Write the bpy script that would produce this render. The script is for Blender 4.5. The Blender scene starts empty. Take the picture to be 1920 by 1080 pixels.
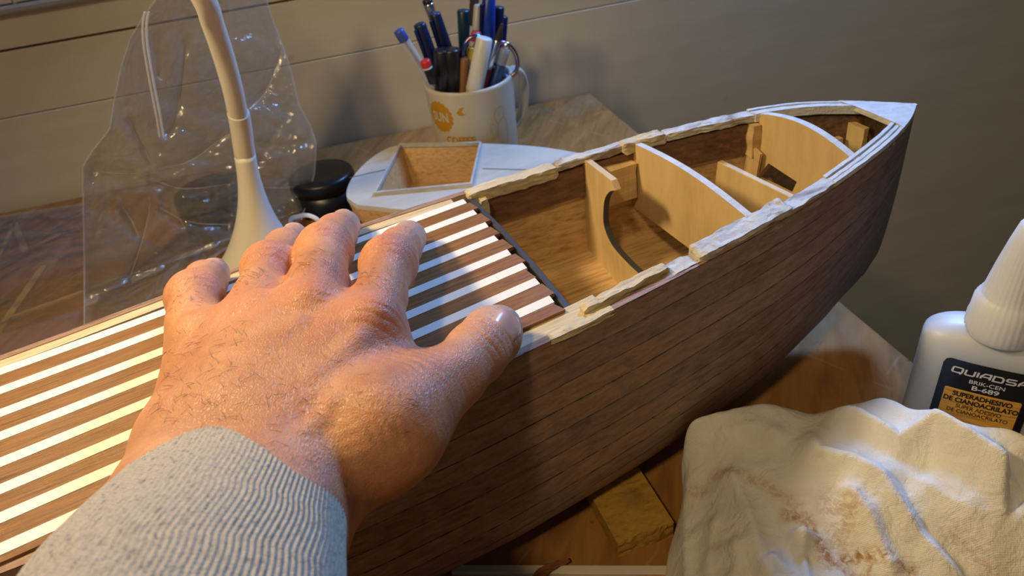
import bpy, math, random
import numpy as np
from mathutils import Matrix, Vector, noise as mnoise

random.seed(7); np.random.seed(7)
S = bpy.context.scene
COL = S.collection

# ------------------------------------------------------------------ camera frame
F = 1400.0; H = .283
_n = np.array([270., 1945., F]); _n /= np.linalg.norm(_n)
_X = np.array([10262., -2432., F]); _X -= _X.dot(_n) * _n; _X /= np.linalg.norm(_X)
R = np.array([_X, np.cross(-_n, _X), -_n])           # camera (right, down, forward) -> world
CAM = np.array([0, 0, H])
def ray(px, py): return R @ np.array([px - 960, py - 540, F]) / F
def P(px, py, z=0.):                                  # the world point at height z seen at that pixel
    d = ray(px, py); return CAM + d * ((z - H) / d[2])
def PY(px, py, y):                                    # ... on the upright plane at depth y
    d = ray(px, py); return CAM + d * (y / d[1])
def proj(p):
    c = (np.asarray(p) - CAM) @ R
    return 960 + F * c[..., 0] / c[..., 2], 540 + F * c[..., 1] / c[..., 2], c[..., 2]

cam_d = bpy.data.cameras.new('camera'); cam = bpy.data.objects.new('camera', cam_d); COL.objects.link(cam)
M = Matrix.Identity(4)
for i in range(3):
    M[i][0] = R[i, 0]; M[i][1] = -R[i, 1]; M[i][2] = -R[i, 2]; M[i][3] = CAM[i]
cam.matrix_world = M
cam_d.sensor_width = 36; cam_d.lens = F / 1920 * 36; cam_d.clip_start = .01; cam_d.clip_end = 30
cam_d.dof.use_dof = True; cam_d.dof.focus_distance = .26
cam_d.dof.aperture_fstop = 26.25e-3 / .0011          # a phone's small opening
S.camera = cam

# ------------------------------------------------------------------ world, lights, exposure
S.view_settings.view_transform = 'Standard'; S.view_settings.look = 'None'
S.view_settings.gamma = 1; S.view_settings.use_curve_mapping = False
S.view_settings.exposure = 0.0
wd = bpy.data.worlds.new('room_air'); S.world = wd; wd.use_nodes = True
wd.node_tree.nodes['Background'].inputs[0].default_value = (.85, .80, .74, 1)
wd.node_tree.nodes['Background'].inputs[1].default_value = .045

def look(o, tgt):
    d = Vector(tgt) - o.location
    o.rotation_euler = d.to_track_quat('-Z', 'Y').to_euler()
def area(name, loc, tgt, size, power, color, spread=180):
    l = bpy.data.lights.new(name, 'AREA'); l.shape = 'DISK'; l.size = size; l.energy = power; l.color = color
    l.spread = math.radians(spread)
    o = bpy.data.objects.new(name, l); COL.objects.link(o); o.location = loc; look(o, tgt); return o
LAMP = np.array([-.20, .31, .40])
area('lamp_light', LAMP + np.array([.004, -.004, -.013]), (.02, .20, .10), .07, 1.75, (1.0, .76, .42), 165)
area('window_daylight', (.42, .655, .54), (.06, .18, .04), .14, 5.6, (.22, .45, 1.0), 165)
area('ceiling_light', (-.34, -.36, 1.05), (.12, .22, .05), .10, 1.6, (1.0, .72, .38), 120)

# ------------------------------------------------------------------ object helpers
def tag(o, label=None, cat=None, group=None, kind=None):
    if label: o['label'] = label
    if cat: o['category'] = cat
    if group: o['group'] = group
    if kind: o['kind'] = kind
    return o
def mesh(name, v, f, mats=(), parent=None, smooth=True, uv=None, mi=None, loc=None):
    """v (n,3) world coordinates, f faces; uv = per-vertex (n,2)"""
    v = np.asarray(v, float)
    me = bpy.data.meshes.new(name)
    o = bpy.data.objects.new(name, me); COL.objects.link(o)
    if loc is not None: o.location = loc; v = v - np.asarray(loc)
    elif parent is not None:
        q_ = parent
        while q_ is not None: v = v - np.asarray(q_.location); q_ = q_.parent
    me.from_pydata([tuple(x) for x in v], [], [tuple(int(k) for k in x) for x in f]); me.update()
    if not isinstance(mats, (list, tuple)): mats = [mats]
    for m in mats: me.materials.append(m)
    if uv is not None:
        L = me.uv_layers.new(name='UVMap'); idx = np.empty(len(me.loops), int); me.loops.foreach_get('vertex_index', idx)
        L.data.foreach_set('uv', np.asarray(uv, float)[idx].ravel())
    if mi is not None: me.polygons.foreach_set('material_index', np.asarray(mi, int))
    me.polygons.foreach_set('use_smooth', [bool(smooth)] * len(me.polygons)); me.update()
    if parent is not None: o.parent = parent
    return o
def attr(o, name, vals):
    a = o.data.attributes.new(name, 'FLOAT', 'POINT'); a.data.foreach_set('value', np.asarray(vals, float)); return a
def empty(name, loc):
    o = bpy.data.objects.new(name, None); COL.objects.link(o); o.location = loc; o.empty_display_size = .02; return o
class MB:
    def __init__(s): s.v = []; s.f = []; s.m = []; s.uv = []
    def add(s, v, f, m=0, uv=None):
        b = len(s.v); s.v += [tuple(x) for x in v]; s.f += [tuple(int(k) + b for k in q) for q in f]; s.m += [m] * len(f)
        s.uv += [tuple(x) for x in uv] if uv is not None else [(0, 0)] * len(v); return s
    def build(s, name, mats, parent=None, smooth=False, loc=None):
        return mesh(name, np.array(s.v), s.f, mats, parent, smooth, np.array(s.uv), s.m, loc)
def bevel(o, w, seg=2):
    m = o.modifiers.new('soft_edges', 'BEVEL'); m.width = w; m.segments = seg; m.limit_method = 'ANGLE'; m.angle_limit = math.radians(40); return o
def gridf(nr, nc, closed=False):
    f = []
    for i in range(nr - 1):
        for j in range(nc if closed else nc - 1):
            k = (j + 1) % nc; f.append((i * nc + j, i * nc + k, (i + 1) * nc + k, (i + 1) * nc + j))
    return f
def box8(c):      # eight corners: bottom four, top four
    return c, [(0, 3, 2, 1), (4, 5, 6, 7), (0, 1, 5, 4), (1, 2, 6, 5), (2, 3, 7, 6), (3, 0, 4, 7)]
def prism(poly, z0, z1):
    n = len(poly); v = [(p[0], p[1], z0) for p in poly] + [(p[0], p[1], z1) for p in poly]
    f = [tuple(range(n))[::-1], tuple(range(n, 2 * n))] + [(i, (i + 1) % n, n + (i + 1) % n, n + i) for i in range(n)]
    return v, f
def frames(pts):
    pts = np.asarray(pts, float); T = np.gradient(pts, axis=0); T /= np.linalg.norm(T, axis=1)[:, None] + 1e-12
    a = np.array([0, 0, 1.]) if abs(T[0][2]) < .9 else np.array([1., 0, 0])
    N = np.cross(a, T[0]); N /= np.linalg.norm(N); Ns = [N]
    for i in range(1, len(T)):
        N = Ns[-1] - T[i] * Ns[-1].dot(T[i]); N /= np.linalg.norm(N); Ns.append(N)
    Ns = np.array(Ns); return T, Ns, np.cross(T, Ns)
def tube(pts, r, seg=16, cap=True):
    pts = np.asarray(pts, float); T, N, B = frames(pts); r = np.broadcast_to(r, len(pts)); th = np.linspace(0, 2 * math.pi, seg, endpoint=False)
    v = (pts[:, None] + r[:, None, None] * (np.cos(th)[None, :, None] * N[:, None] + np.sin(th)[None, :, None] * B[:, None])).reshape(-1, 3)
    f = gridf(len(pts), seg, True)
    if cap: f = f + [tuple(range(seg))[::-1], tuple(range((len(pts) - 1) * seg, len(pts) * seg))]
    return v, f
def lathe(prof, seg=48, c=(0, 0, 0), sx=1, sy=1, ang=0):
    th = np.linspace(0, 2 * math.pi, seg, endpoint=False); v = []
    for r, z in prof:
        for t in th:
            x, y = r * sx * math.cos(t), r * sy * math.sin(t)
            v.append((c[0] + x * math.cos(ang) - y * math.sin(ang), c[1] + x * math.sin(ang) + y * math.cos(ang), c[2] + z))
    return np.array(v), gridf(len(prof), seg, True)
def catmull(pts, n):
    pts = np.asarray(pts, float); m = len(pts); t = np.linspace(0, m - 1 - 1e-9, n); i = t.astype(int); u = (t - i)[:, None]
    g = lambda k: pts[np.clip(k, 0, m - 1)]
    a, b, c, d = g(i - 1), g(i), g(i + 1), g(i + 2)
    return .5 * (2 * b + (c - a) * u + (2 * a - 5 * b + 4 * c - d) * u ** 2 + (3 * b - a - 3 * c + d) * u ** 3)
def nz(p, s, seed=0.): return mnoise.noise(Vector((p[0] * s + seed, p[1] * s - seed * .7, p[2] * s + seed * 1.3)))
def seg_dist(q, line):                               # 2-D distance of points q to a polyline, with the running length
    best = np.full(len(q), 1e9); par = np.zeros(len(q)); side = np.zeros(len(q)); acc = 0.
    L = np.asarray(line)[:, :2]
    for a, b in zip(L[:-1], L[1:]):
        d = b - a; l = np.linalg.norm(d); t = np.clip(((q - a) @ d) / l ** 2, 0, 1); w = q - (a + t[:, None] * d); e = np.linalg.norm(w, axis=1)
        k = e < best; best[k] = e[k]; par[k] = (acc + t * l)[k]; side[k] = (np.sign(d[0] * w[:, 1] - d[1] * w[:, 0]))[k]; acc += l
    return best, par / acc, side

# ------------------------------------------------------------------ materials
def mat(name):
    m = bpy.data.materials.new(name); m.use_nodes = True; nt = m.node_tree
    return m, nt, nt.nodes['Principled BSDF']
def N(nt, t, **k):
    n = nt.nodes.new(t)
    for a, b in k.items(): setattr(n, a, b)
    return n
def ramp(nt, fac, stops, interp='LINEAR'):
    r = N(nt, 'ShaderNodeValToRGB'); r.color_ramp.interpolation = interp
    while len(r.color_ramp.elements) < len(stops): r.color_ramp.elements.new(.5)
    for e, (p, c) in zip(r.color_ramp.elements, stops): e.position = p; e.color = (*c, 1) if len(c) == 3 else c
    nt.links.new(fac, r.inputs[0]); return r.outputs[0]
def coords(nt, kind='Object', scale=(1, 1, 1), rot=(0, 0, 0)):
    t = N(nt, 'ShaderNodeTexCoord'); src = t.outputs[kind]
    if any(rot): r = N(nt, 'ShaderNodeMapping'); r.inputs['Rotation'].default_value = rot; nt.links.new(src, r.inputs[0]); src = r.outputs[0]
    m = N(nt, 'ShaderNodeMapping'); m.inputs['Scale'].default_value = scale
    nt.links.new(src, m.inputs[0]); return m.outputs[0]
def noise(nt, vec, scale=1, detail=4, rough=.6, dist=0):
    n = N(nt, 'ShaderNodeTexNoise'); n.inputs['Scale'].default_value = scale; n.inputs['Detail'].default_value = detail
    n.inputs['Roughness'].default_value = rough; n.inputs['Distortion'].default_value = dist
    if vec is not None: nt.links.new(vec, n.inputs['Vector'])
    return n.outputs['Fac']
def mix(nt, fac, a, b, mode='MIX'):
    m = N(nt, 'ShaderNodeMix', data_type='RGBA', blend_type=mode); m.clamp_factor = True
    for s, x in ((m.inputs[0], fac), (m.inputs[6], a), (m.inputs[7], b)):
        if isinstance(x, (int, float)): s.default_value = x
        elif isinstance(x, (tuple, list)): s.default_value = (*x, 1) if len(x) == 3 else x
        else: nt.links.new(x, s)
    return m.outputs[2]
def math_(nt, op, a, b=0.):
    m = N(nt, 'ShaderNodeMath', operation=op)
    for s, x in ((m.inputs[0], a), (m.inputs[1], b)):
        if isinstance(x, (int, float)): s.default_value = x
        else: nt.links.new(x, s)
    return m.outputs[0]
def bump(nt, bs, h, strength=.5, dist=.001, prev=None):
    b = N(nt, 'ShaderNodeBump'); b.inputs['Strength'].default_value = strength; b.inputs['Distance'].default_value = dist
    nt.links.new(h, b.inputs['Height'])
    if prev is not None: nt.links.new(prev, b.inputs['Normal'])
    if bs is not None: nt.links.new(b.outputs[0], bs.inputs['Normal'])
    return b.outputs[0]
def plain(name, col, rough=.5, metal=0., var=.12, scale=60, trans=0., sss=0., coat=0., bmp=0., spec=.5):
    m, nt, bs = mat(name)
    n = noise(nt, coords(nt), scale, 4, .6)
    c = mix(nt, math_(nt, 'MULTIPLY', n, 1.), tuple(x * (1 - var) for x in col), tuple(min(1, x * (1 + var)) for x in col))
    nt.links.new(c, bs.inputs['Base Color']); bs.inputs['Roughness'].default_value = rough; bs.inputs['Metallic'].default_value = metal
    bs.inputs['Transmission Weight'].default_value = trans; bs.inputs['Coat Weight'].default_value = coat; bs.inputs['Specular IOR Level'].default_value = spec
    if sss: bs.inputs['Subsurface Weight'].default_value = sss; bs.inputs['Subsurface Radius'].default_value = (1, .9, .8); bs.inputs['Subsurface Scale'].default_value = .004
    if bmp: bump(nt, bs, noise(nt, coords(nt), scale * 6, 3, .6), bmp, .0005)
    return m
def wood(name, dark, mid, light, kind='Object', stretch=(6, 90, 90), rot=(0, 0, 0), rough=.5, bmp=.3, coat=0., blotch=.5, bscale=(8, 20, 20), pores=.35, spec=.4):
    """grain fibres run along the axis with the small stretch factor"""
    m, nt, bs = mat(name)
    g = noise(nt, coords(nt, kind, stretch, rot), 6, 6, .65, .4)
    g2 = noise(nt, coords(nt, kind, tuple(s * 4 for s in stretch), rot), 6, 3, .7)
    bl = noise(nt, coords(nt, kind, bscale, rot), 1, 4, .6, .5)
    c = ramp(nt, g, [(.30, dark), (.5, mid), (.72, light)])
    c = mix(nt, math_(nt, 'MULTIPLY', ramp(nt, bl, [(.35, (0, 0, 0)), (.65, (1, 1, 1))]), blotch), c, mix(nt, .5, c, light))
    p = ramp(nt, g2, [(.28, (0, 0, 0)), (.40, (1, 1, 1))])
    c = mix(nt, math_(nt, 'MULTIPLY', math_(nt, 'SUBTRACT', 1., p), pores), c, dark)
    nt.links.new(c, bs.inputs['Base Color']); bs.inputs['Roughness'].default_value = rough; bs.inputs['Coat Weight'].default_value = coat; bs.inputs['Specular IOR Level'].default_value = spec
    if coat: bs.inputs['Coat Roughness'].default_value = .25
    bump(nt, bs, mix(nt, .5, g, g2), bmp, .0006)
    return m, nt, bs, c

# ------------------------------------------------------------------ setting
def wall_material():
    m, nt, bs = mat('white_painted_boards')
    n1 = noise(nt, coords(nt, 'Object', (1.5, 1, 14)), 4, 5, .6, .3); n2 = noise(nt, coords(nt, 'Object', (1, 1, 1)), 45, 5, .7)
    c = ramp(nt, n1, [(.2, (.62, .58, .48)), (.6, (.68, .64, .54)), (.85, (.71, .67, .575))])
    sp = ramp(nt, noise(nt, coords(nt, 'Object', (1, 1, 2.2)), 24, 2, .5), [(.0, (0, 0, 0)), (.24, (0, 0, 0)), (.22, (0, 0, 0))])
    v = N(nt, 'ShaderNodeTexVoronoi'); v.inputs['Scale'].default_value = 22; v.inputs['Randomness'].default_value = 1; nt.links.new(coords(nt, 'Object', (1, .2, 1.3)), v.inputs[0])
    spots = ramp(nt, v.outputs['Distance'], [(.0, (1, 1, 1)), (.05, (.8, .8, .8)), (.085, (0, 0, 0))])
    pick = ramp(nt, noise(nt, coords(nt), 9, 1, .5), [(.50, (0, 0, 0)), (.60, (1, 1, 1))])
    c = mix(nt, math_(nt, 'MULTIPLY', math_(nt, 'MULTIPLY', spots, pick), .5), c, (.16, .13, .10))
    nt.links.new(c, bs.inputs['Base Color']); bs.inputs['Roughness'].default_value = .62; bs.inputs['Specular IOR Level'].default_value = .3
    bump(nt, bs, n2, .12, .0008)
    return m
WALLM = wall_material()
YW = .687
def zl(px, py): return PY(px, py, YW)[2]
gap1 = zl(200, 62); gap2 = zl(380, 153); trim_z = zl(60, 20)
b = MB()
def board(z0, z1, rec=0.):
    b.add(*box8([(-1.6, YW + rec, z0), (1.6, YW + rec, z0), (1.6, YW + .03, z0), (-1.6, YW + .03, z0), (-1.6, YW + rec, z1), (1.6, YW + rec, z1), (1.6, YW + .03, z1), (-1.6, YW + .03, z1)]))
h_ = gap1 - gap2
zz = [-.80, gap2, gap1, gap1 + 2.2 * h_, 1.6]
for z0, z1, rec in ((zz[0], gap2 - .0003, 0), (gap2 + .0003, gap1 - .0010, .0003), (gap1 + .0010, zz[3] - .0003, 0), (zz[3], zz[4], .0003)): board(z0, z1, rec)
board(-.8, 1.6, .012)
o = b.build('wall_back', WALLM); tag(o, kind='structure'); bevel(o, .0006, 1)
GREYT = plain('grey_trim_paint', (.33, .33, .32), .5, var=.08)
zt0, zt1 = zl(20, 25), zl(20, 8)
v, f = box8([(-1.6, YW - .006, zt0), (-.245, YW - .006, zt0), (-.245, YW + .01, zt0), (-1.6, YW + .01, zt0), (-1.6, YW - .006, zt1), (-.245, YW - .006, zt1), (-.245, YW + .01, zt1), (-1.6, YW + .01, zt1)])
v = [(x + (1.4 if x > -1 else 0), y, z) for x, y, z in v]
o = mesh('trim_1', v, f, GREYT, smooth=False); tag(o, kind='structure'); bevel(o, .002)
b = MB()
for x0, x1 in ((-1.4, PY(29, 8, YW)[0] - .001), (PY(29, 8, YW)[0] + .001, 1.2)):
    b.add(*box8([(x0, YW - .003, zt1 + .001), (x1, YW - .003, zt1 + .001), (x1, YW + .01, zt1 + .001), (x0, YW + .01, zt1 + .001), (x0, YW - .003, zt1 + .2), (x1, YW - .003, zt1 + .2), (x1, YW + .01, zt1 + .2), (x0, YW + .01, zt1 + .2)]))
o = b.build('trim_2', WALLM); tag(o, kind='structure'); bevel(o, .001)
FLOORM = wood('dark_floor_boards', (.03, .02, .015), (.06, .045, .03), (.10, .07, .05), stretch=(.6, 6, 6))[0]
v, f = box8([(-1.6, -1.3, -.80), (1.6, -1.3, -.80), (1.6, YW, -.80), (-1.6, YW, -.80), (-1.6, -1.3, -.78), (1.6, -1.3, -.78), (1.6, YW, -.78), (-1.6, YW, -.78)])
tag(mesh('floor', v, f, FLOORM, smooth=False), kind='structure')

# workbench
def bench_material():
    m, nt, bs = mat('worn_varnished_bench')
    g = noise(nt, coords(nt, 'Object', (30, 5, 30), (0, 0, .5)), 4, 6, .6, .8)
    bl = noise(nt, coords(nt, 'Object', (1, .6, 1), (0, 0, .5)), 14, 5, .65, .8)
    c = ramp(nt, g, [(.22, (.19, .085, .024)), (.5, (.33, .155, .042)), (.78, (.42, .22, .070))])
    worn = ramp(nt, bl, [(.52, (0, 0, 0)), (.66, (1, 1, 1))])
    c = mix(nt, math_(nt, 'MULTIPLY', worn, .5), c, mix(nt, g, (.26, .16, .09), (.36, .23, .13)))
    dk = ramp(nt, noise(nt, coords(nt, 'Object', (2, .7, 1), (0, 0, .5)), 60, 4, .7, 1.), [(.26, (1, 1, 1)), (.34, (0, 0, 0))])
    c = mix(nt, math_(nt, 'MULTIPLY', dk, .75), c, (.035, .025, .02))
    for rot, off in ((.9, 0), (-.6, 3)):      # knife scratches
        w = N(nt, 'ShaderNodeTexWave', wave_type='BANDS'); w.inputs['Scale'].default_value = 7; w.inputs['Distortion'].default_value = 1.5; w.inputs['Detail'].default_value = 1; w.inputs['Phase Offset'].default_value = off
        nt.links.new(coords(nt, 'Object', (1, 1, 1), (0, 0, rot)), w.inputs[0])
        sc = ramp(nt, w.outputs['Fac'], [(.9990, (0, 0, 0)), (.9997, (1, 1, 1))])
        msk = ramp(nt, noise(nt, coords(nt), 30 + off, 2, .5), [(.55, (0, 0, 0)), (.6, (1, 1, 1))])
        c = mix(nt, math_(nt, 'MULTIPLY', math_(nt, 'MULTIPLY', sc, msk), .3), c, (.50, .34, .20))
    nt.links.new(c, bs.inputs['Base Color']); bs.inputs['Roughness'].default_value = .62; bs.inputs['Specular IOR Level'].default_value = .15
    bump(nt, bs, g, .3, .0008); return m
BENCHM = bench_material()
bench = empty('workbench', (-.3, .2, -.78)); tag(bench, 'worn orange-brown wooden workbench top carrying the boat, mug and rag', 'workbench')
c1 = np.array([.2166, .6835]); c2 = np.array([.2465, .239]); c3 = c2 + (c2 - c1) * 1.4
v, f = prism([(-1.1, .6835), (-1.1, -.35), (c3[0], -.35), c3, c1][::-1], -.032, 0)
o = mesh('bench_top', v, f, BENCHM, bench, False); bevel(o, .0012)
for x, y in ((-1.02, -.28), (-1.02, .60), (.13, -.28), (.13, .60)):
    v, f = prism([(x, y), (x + .06, y), (x + .06, y + .06), (x, y + .06)], -.78, -.032); mesh('leg', v, f, BENCHM, bench, False)

# ------------------------------------------------------------------ the boat
PSI = math.radians(10); UA = np.array([math.cos(PSI), math.sin(PSI), 0]); VA = np.array([-math.sin(PSI), math.cos(PSI), 0]); VC = .23985
def cub(x, t):
    xs = np.array([p[0] for p in t]); ys = np.array([p[1] for p in t]); d = np.diff(ys) / np.diff(xs); m = np.zeros(len(xs)); m[1:-1] = (d[1:] + d[:-1]) / 2; m[0] = d[0]; m[-1] = d[-1]
    x = np.clip(x, xs[0], xs[-1]); i = np.clip(np.searchsorted(xs, x) - 1, 0, len(xs) - 2); h = xs[i + 1] - xs[i]; t = (x - xs[i]) / h
    return (2 * t**3 - 3 * t**2 + 1) * ys[i] + (t**3 - 2 * t**2 + t) * h * m[i] + (-2 * t**3 + 3 * t**2) * ys[i + 1] + (t**3 - t**2) * h * m[i + 1]
lin = lambda x, t: np.interp(x, [p[0] for p in t], [p[1] for p in t])
TW = [(-.3, .050), (-.2, .0555), (-.1, .0592), (-.05, .0612), (0, .0622), (.05, .0607), (.09, .0580), (.135, .0537), (.18, .048), (.225, .0378), (.255, .0272), (.28, .0140), (.292, .0058), (.2985, .0008)]
TG = [(-.3, .1055), (-.1, .1112), (0, .1161), (.1, .1211), (.2, .1262), (.25, .1275), (.2985, .1232)]
TK = [(-.3, .010), (.1, .010), (.18, .012), (.24, .018), (.27, .026), (.283, .031), (.2925, .0406), (.2960, .057), (.2980, .072), (.2985, .100)]
TE = [(-.3, .28), (.05, .29), (.12, .39), (.2, .59), (.26, .92), (.2985, 1.0)]
w_ = lambda u: float(cub(u, TW)); zg = lambda u: float(cub(u, TG)); zk = lambda u: float(lin(u, TK)); pe = lambda u: float(lin(u, TE))
def pt(u, off, z): return UA * u + VA * (VC + off) + np.array([0, 0, z])
def uo(p): return p[..., :3] @ UA, p[..., :3] @ VA - VC
def sec(u, t, inset=0.):
    th = t * math.pi / 2; e = pe(u); w = max(w_(u) - inset, .0002); k = zk(u) + inset * 1.2
    return w * math.cos(th) ** e, zg(u) - (zg(u) - k) * math.sin(th) ** e
def on_u(px, py, u):                                 # the point of the cross-plane at station u seen at that pixel
    d = ray(px, py); t = (u - CAM @ UA) / (d @ UA); return CAM + d * t
def PD(px, py, h):                                   # at height h over the deck
    z = .118 + h
    for _ in range(12): p = P(px, py, z); z = zg(float(p @ UA)) + h
    return P(px, py, z)

def hull_material():
    m, nt, bs = mat('mahogany_strip_planking')
    tc = N(nt, 'ShaderNodeTexCoord'); sx = N(nt, 'ShaderNodeSeparateXYZ'); nt.links.new(tc.outputs['UV'], sx.inputs[0])
    U_, V_ = sx.outputs[0], sx.outputs[1]
    NP = 28
    pv = math_(nt, 'MULTIPLY', V_, NP)
    wob = math_(nt, 'MULTIPLY', math_(nt, 'SUBTRACT', noise(nt, coords(nt, 'UV', (3, 3, 1)), 1, 2, .5), .5), .16)
    pv = math_(nt, 'ADD', pv, wob)
    fr = math_(nt, 'FRACT', pv); fl = math_(nt, 'FLOOR', pv)
    dist = math_(nt, 'MINIMUM', fr, math_(nt, 'SUBTRACT', 1., fr))
    seamw = ramp(nt, noise(nt, coords(nt, 'UV', (30, 13, 1)), 1, 3, .6), [(.35, (.006, .006, .006)), (.65, (.045, .045, .045))])
    seam = ramp(nt, math_(nt, 'DIVIDE', dist, seamw), [(.5, (1, 1, 1)), (1., (0, 0, 0))])
    wn = N(nt, 'ShaderNodeTexWhiteNoise', noise_dimensions='1D'); nt.links.new(fl, wn.inputs['W'])
    cm = N(nt, 'ShaderNodeCombineXYZ'); nt.links.new(math_(nt, 'ADD', math_(nt, 'MULTIPLY', U_, 1.), math_(nt, 'MULTIPLY', wn.outputs['Value'], 7.)), cm.inputs[0]); nt.links.new(V_, cm.inputs[1])
    mp = N(nt, 'ShaderNodeMapping'); mp.inputs['Scale'].default_value = (14, 110, 1); nt.links.new(cm.outputs[0], mp.inputs[0])
    mp2 = N(nt, 'ShaderNodeMapping'); mp2.inputs['Scale'].default_value = (10, 26, 1); nt.links.new(cm.outputs[0], mp2.inputs[0])
    mp3 = N(nt, 'ShaderNodeMapping'); mp3.inputs['Scale'].default_value = (90, 420, 1); nt.links.new(cm.outputs[0], mp3.inputs[0])
    g = noise(nt, mp.outputs[0], 1, 6, .65, .5); bl = noise(nt, mp2.outputs[0], 1, 4, .6, .8); fine = noise(nt, mp3.outputs[0], 1, 3, .7)
    c = ramp(nt, g, [(.30, (.16, .082, .054)), (.48, (.31, .19, .130)), (.70, (.45, .30, .21))])
    dk = ramp(nt, bl, [(.28, (1, 1, 1)), (.45, (0, 0, 0))])
    c = mix(nt, math_(nt, 'MULTIPLY', dk, .65), c, (.12, .055, .042))
    c = mix(nt, .30, c, mix(nt, wn.outputs['Value'], (.19, .105, .07), (.42, .28, .19)))
    c = mix(nt, math_(nt, 'MULTIPLY', ramp(nt, fine, [(.30, (1, 1, 1)), (.42, (0, 0, 0))]), .5), c, (.06, .026, .016))
    c = mix(nt, math_(nt, 'MULTIPLY', seam, math_(nt, 'ADD', math_(nt, 'MULTIPLY', ramp(nt, wn.outputs['Value'], [(.45, (0, 0, 0)), (.55, (1, 1, 1))]), .55), .38)), c, (.012, .006, .004))
    nt.links.new(c, bs.inputs['Base Color']); bs.inputs['Roughness'].default_value = .50; bs.inputs['Specular IOR Level'].default_value = .35
    n1 = bump(nt, None, math_(nt, 'SUBTRACT', 1., seam), .6, .0008)
    bump(nt, bs, mix(nt, .5, g, fine), .35, .0007, n1)
    return m
HULLM = hull_material()
INNERM, nt, bs, c = wood('light_inner_planking', (.28, .155, .058), (.60, .39, .17), (.74, .52, .26), 'Object', (6, 100, 60), (0, 0, -PSI), rough=.55, bmp=.4, blotch=.5, bscale=(10, 40, 40), pores=.7)
CREAM = wood('pale_limewood', (.42, .31, .16), (.58, .46, .27), (.70, .58, .38), 'Object', (8, 120, 60), (0, 0, -PSI), rough=.6, bmp=.35)[0]
PLYW = wood('yellow_birch_plywood', (.50, .33, .13), (.62, .43, .19), (.70, .50, .24), 'Object', (30, 12, 3), rough=.55, bmp=.12, pores=.1, blotch=.6, bscale=(60, 60, 15))[0]
def rough_mat(name, base, patch, stain, pf=.5, rough=.45, scale=150):
    m, nt, bs = mat(name)
    n1 = noise(nt, coords(nt, 'Object', (.3, 1, 1), (0, 0, -PSI)), scale, 5, .65, .6); n2 = noise(nt, coords(nt, 'Object', (.4, 1, 1), (0, 0, -PSI)), scale * .45, 4, .6, .8)
    c = mix(nt, ramp(nt, n1, [(.4, (0, 0, 0)), (.6, (1, 1, 1))]), base, patch)
    c = mix(nt, math_(nt, 'MULTIPLY', ramp(nt, n2, [(1 - pf - .06, (0, 0, 0)), (1 - pf + .06, (1, 1, 1))]), .85), c, stain)
    nt.links.new(c, bs.inputs['Base Color']); bs.inputs['Roughness'].default_value = rough
    bump(nt, bs, mix(nt, .5, n1, noise(nt, coords(nt), scale * 4, 4, .7)), .8, .0012); return m
RAWCREAM = rough_mat('torn_raw_balsa_edge', (.55, .44, .25), (.68, .57, .36), (.30, .20, .10), .30, .6, 220)
GLUE = rough_mat('glue_smeared_edge', (.50, .46, .38), (.66, .63, .55), (.26, .18, .12), .40, .28, 200)
WHITEP = rough_mat('whitewashed_rail', (.62, .60, .55), (.74, .72, .66), (.45, .38, .28), .22, .45, 260)
MAHOG = wood('mahogany_deck_strip', (.085, .030, .008), (.24, .105, .028), (.34, .165, .048), 'UV', (1.1, 26, 1), rough=.34, bmp=.5, coat=.15, pores=.7, bscale=(3, 9, 1), blotch=.25)[0]
WHITES = plain('white_inlay_strip', (.84, .82, .75), .35, var=.03)
DARKW = wood('dark_inner_stringer', (.075, .034, .018), (.18, .088, .045), (.27, .15, .08), 'Object', (8, 120, 60), (0, 0, -PSI), rough=.55)[0]
DARKG = plain('dark_grey_beam', (.045, .045, .05), .4, var=.3)

boat = empty('model_boat', pt(.05, 0, .010)); tag(boat, 'unfinished mahogany strip-planked model boat hull with white-striped deck section', 'model boat')
def shell(name, inset, mats, u0=-.30, u1=.2985, flip=False, nu=150, nt_=44):
    us = np.concatenate([np.linspace(u0, .22, nu), np.linspace(.22, u1, 60)[1:]]); ts = np.linspace(0, 1, nt_); v = []; uv = []
    for u in us:
        ring = [sec(u, t, inset) for t in ts]; L = 0; acc = [0]
        for a, b_ in zip(ring[:-1], ring[1:]): L += math.hypot(b_[0] - a[0], b_[1] - a[1]); acc.append(L)
        for k, (off, z) in enumerate(ring): v.append(pt(u, -off, z)); uv.append((u / .15, acc[k] / L * .5))
        for k in range(nt_ - 2, -1, -1): v.append(pt(u, ring[k][0], ring[k][1])); uv.append((u / .15 + .37, acc[k] / L * .5 + .5))
    return np.array(v), gridf(len(us), 2 * nt_ - 1), np.array(uv), len(us), 2 * nt_ - 1
TH = .0032
v, f, uv, n_u, n_c = shell('h', 0, None)
o = mesh('hull_planking', v, [q[::-1] for q in f], HULLM, boat, True, uv)
v2, f2, uv2, _, _ = shell('h', TH, None, u1=.290)
o = mesh('inner_planking', v2, f2, INNERM, boat, True, uv2)
# top edge closing the two skins
us = np.linspace(-.30, .2985, 220)
for sd in (-1, 1):
    v = []; uv = []
    for u in us:
        for off in (w_(u), max(w_(u) - TH, 0.)): v.append(pt(u, sd * off, zg(u) + .0001)); uv.append((u / .15, off * 6))
    mesh('plank_edge', v, gridf(len(us), 2) if sd < 0 else [q[::-1] for q in gridf(len(us), 2)], HULLM, boat, False, uv)
# sawn transom
tv = [pt(-.30, -o_, z) for o_, z in (sec(-.30, t) for t in np.linspace(0, 1, 24))] + [pt(-.30, o_, z) for o_, z in (sec(-.30, t) for t in np.linspace(1, 0, 24))][1:]
mesh('transom', tv, [tuple(range(len(tv)))], HULLM, boat, False, [(0, 0)] * len(tv))

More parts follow.
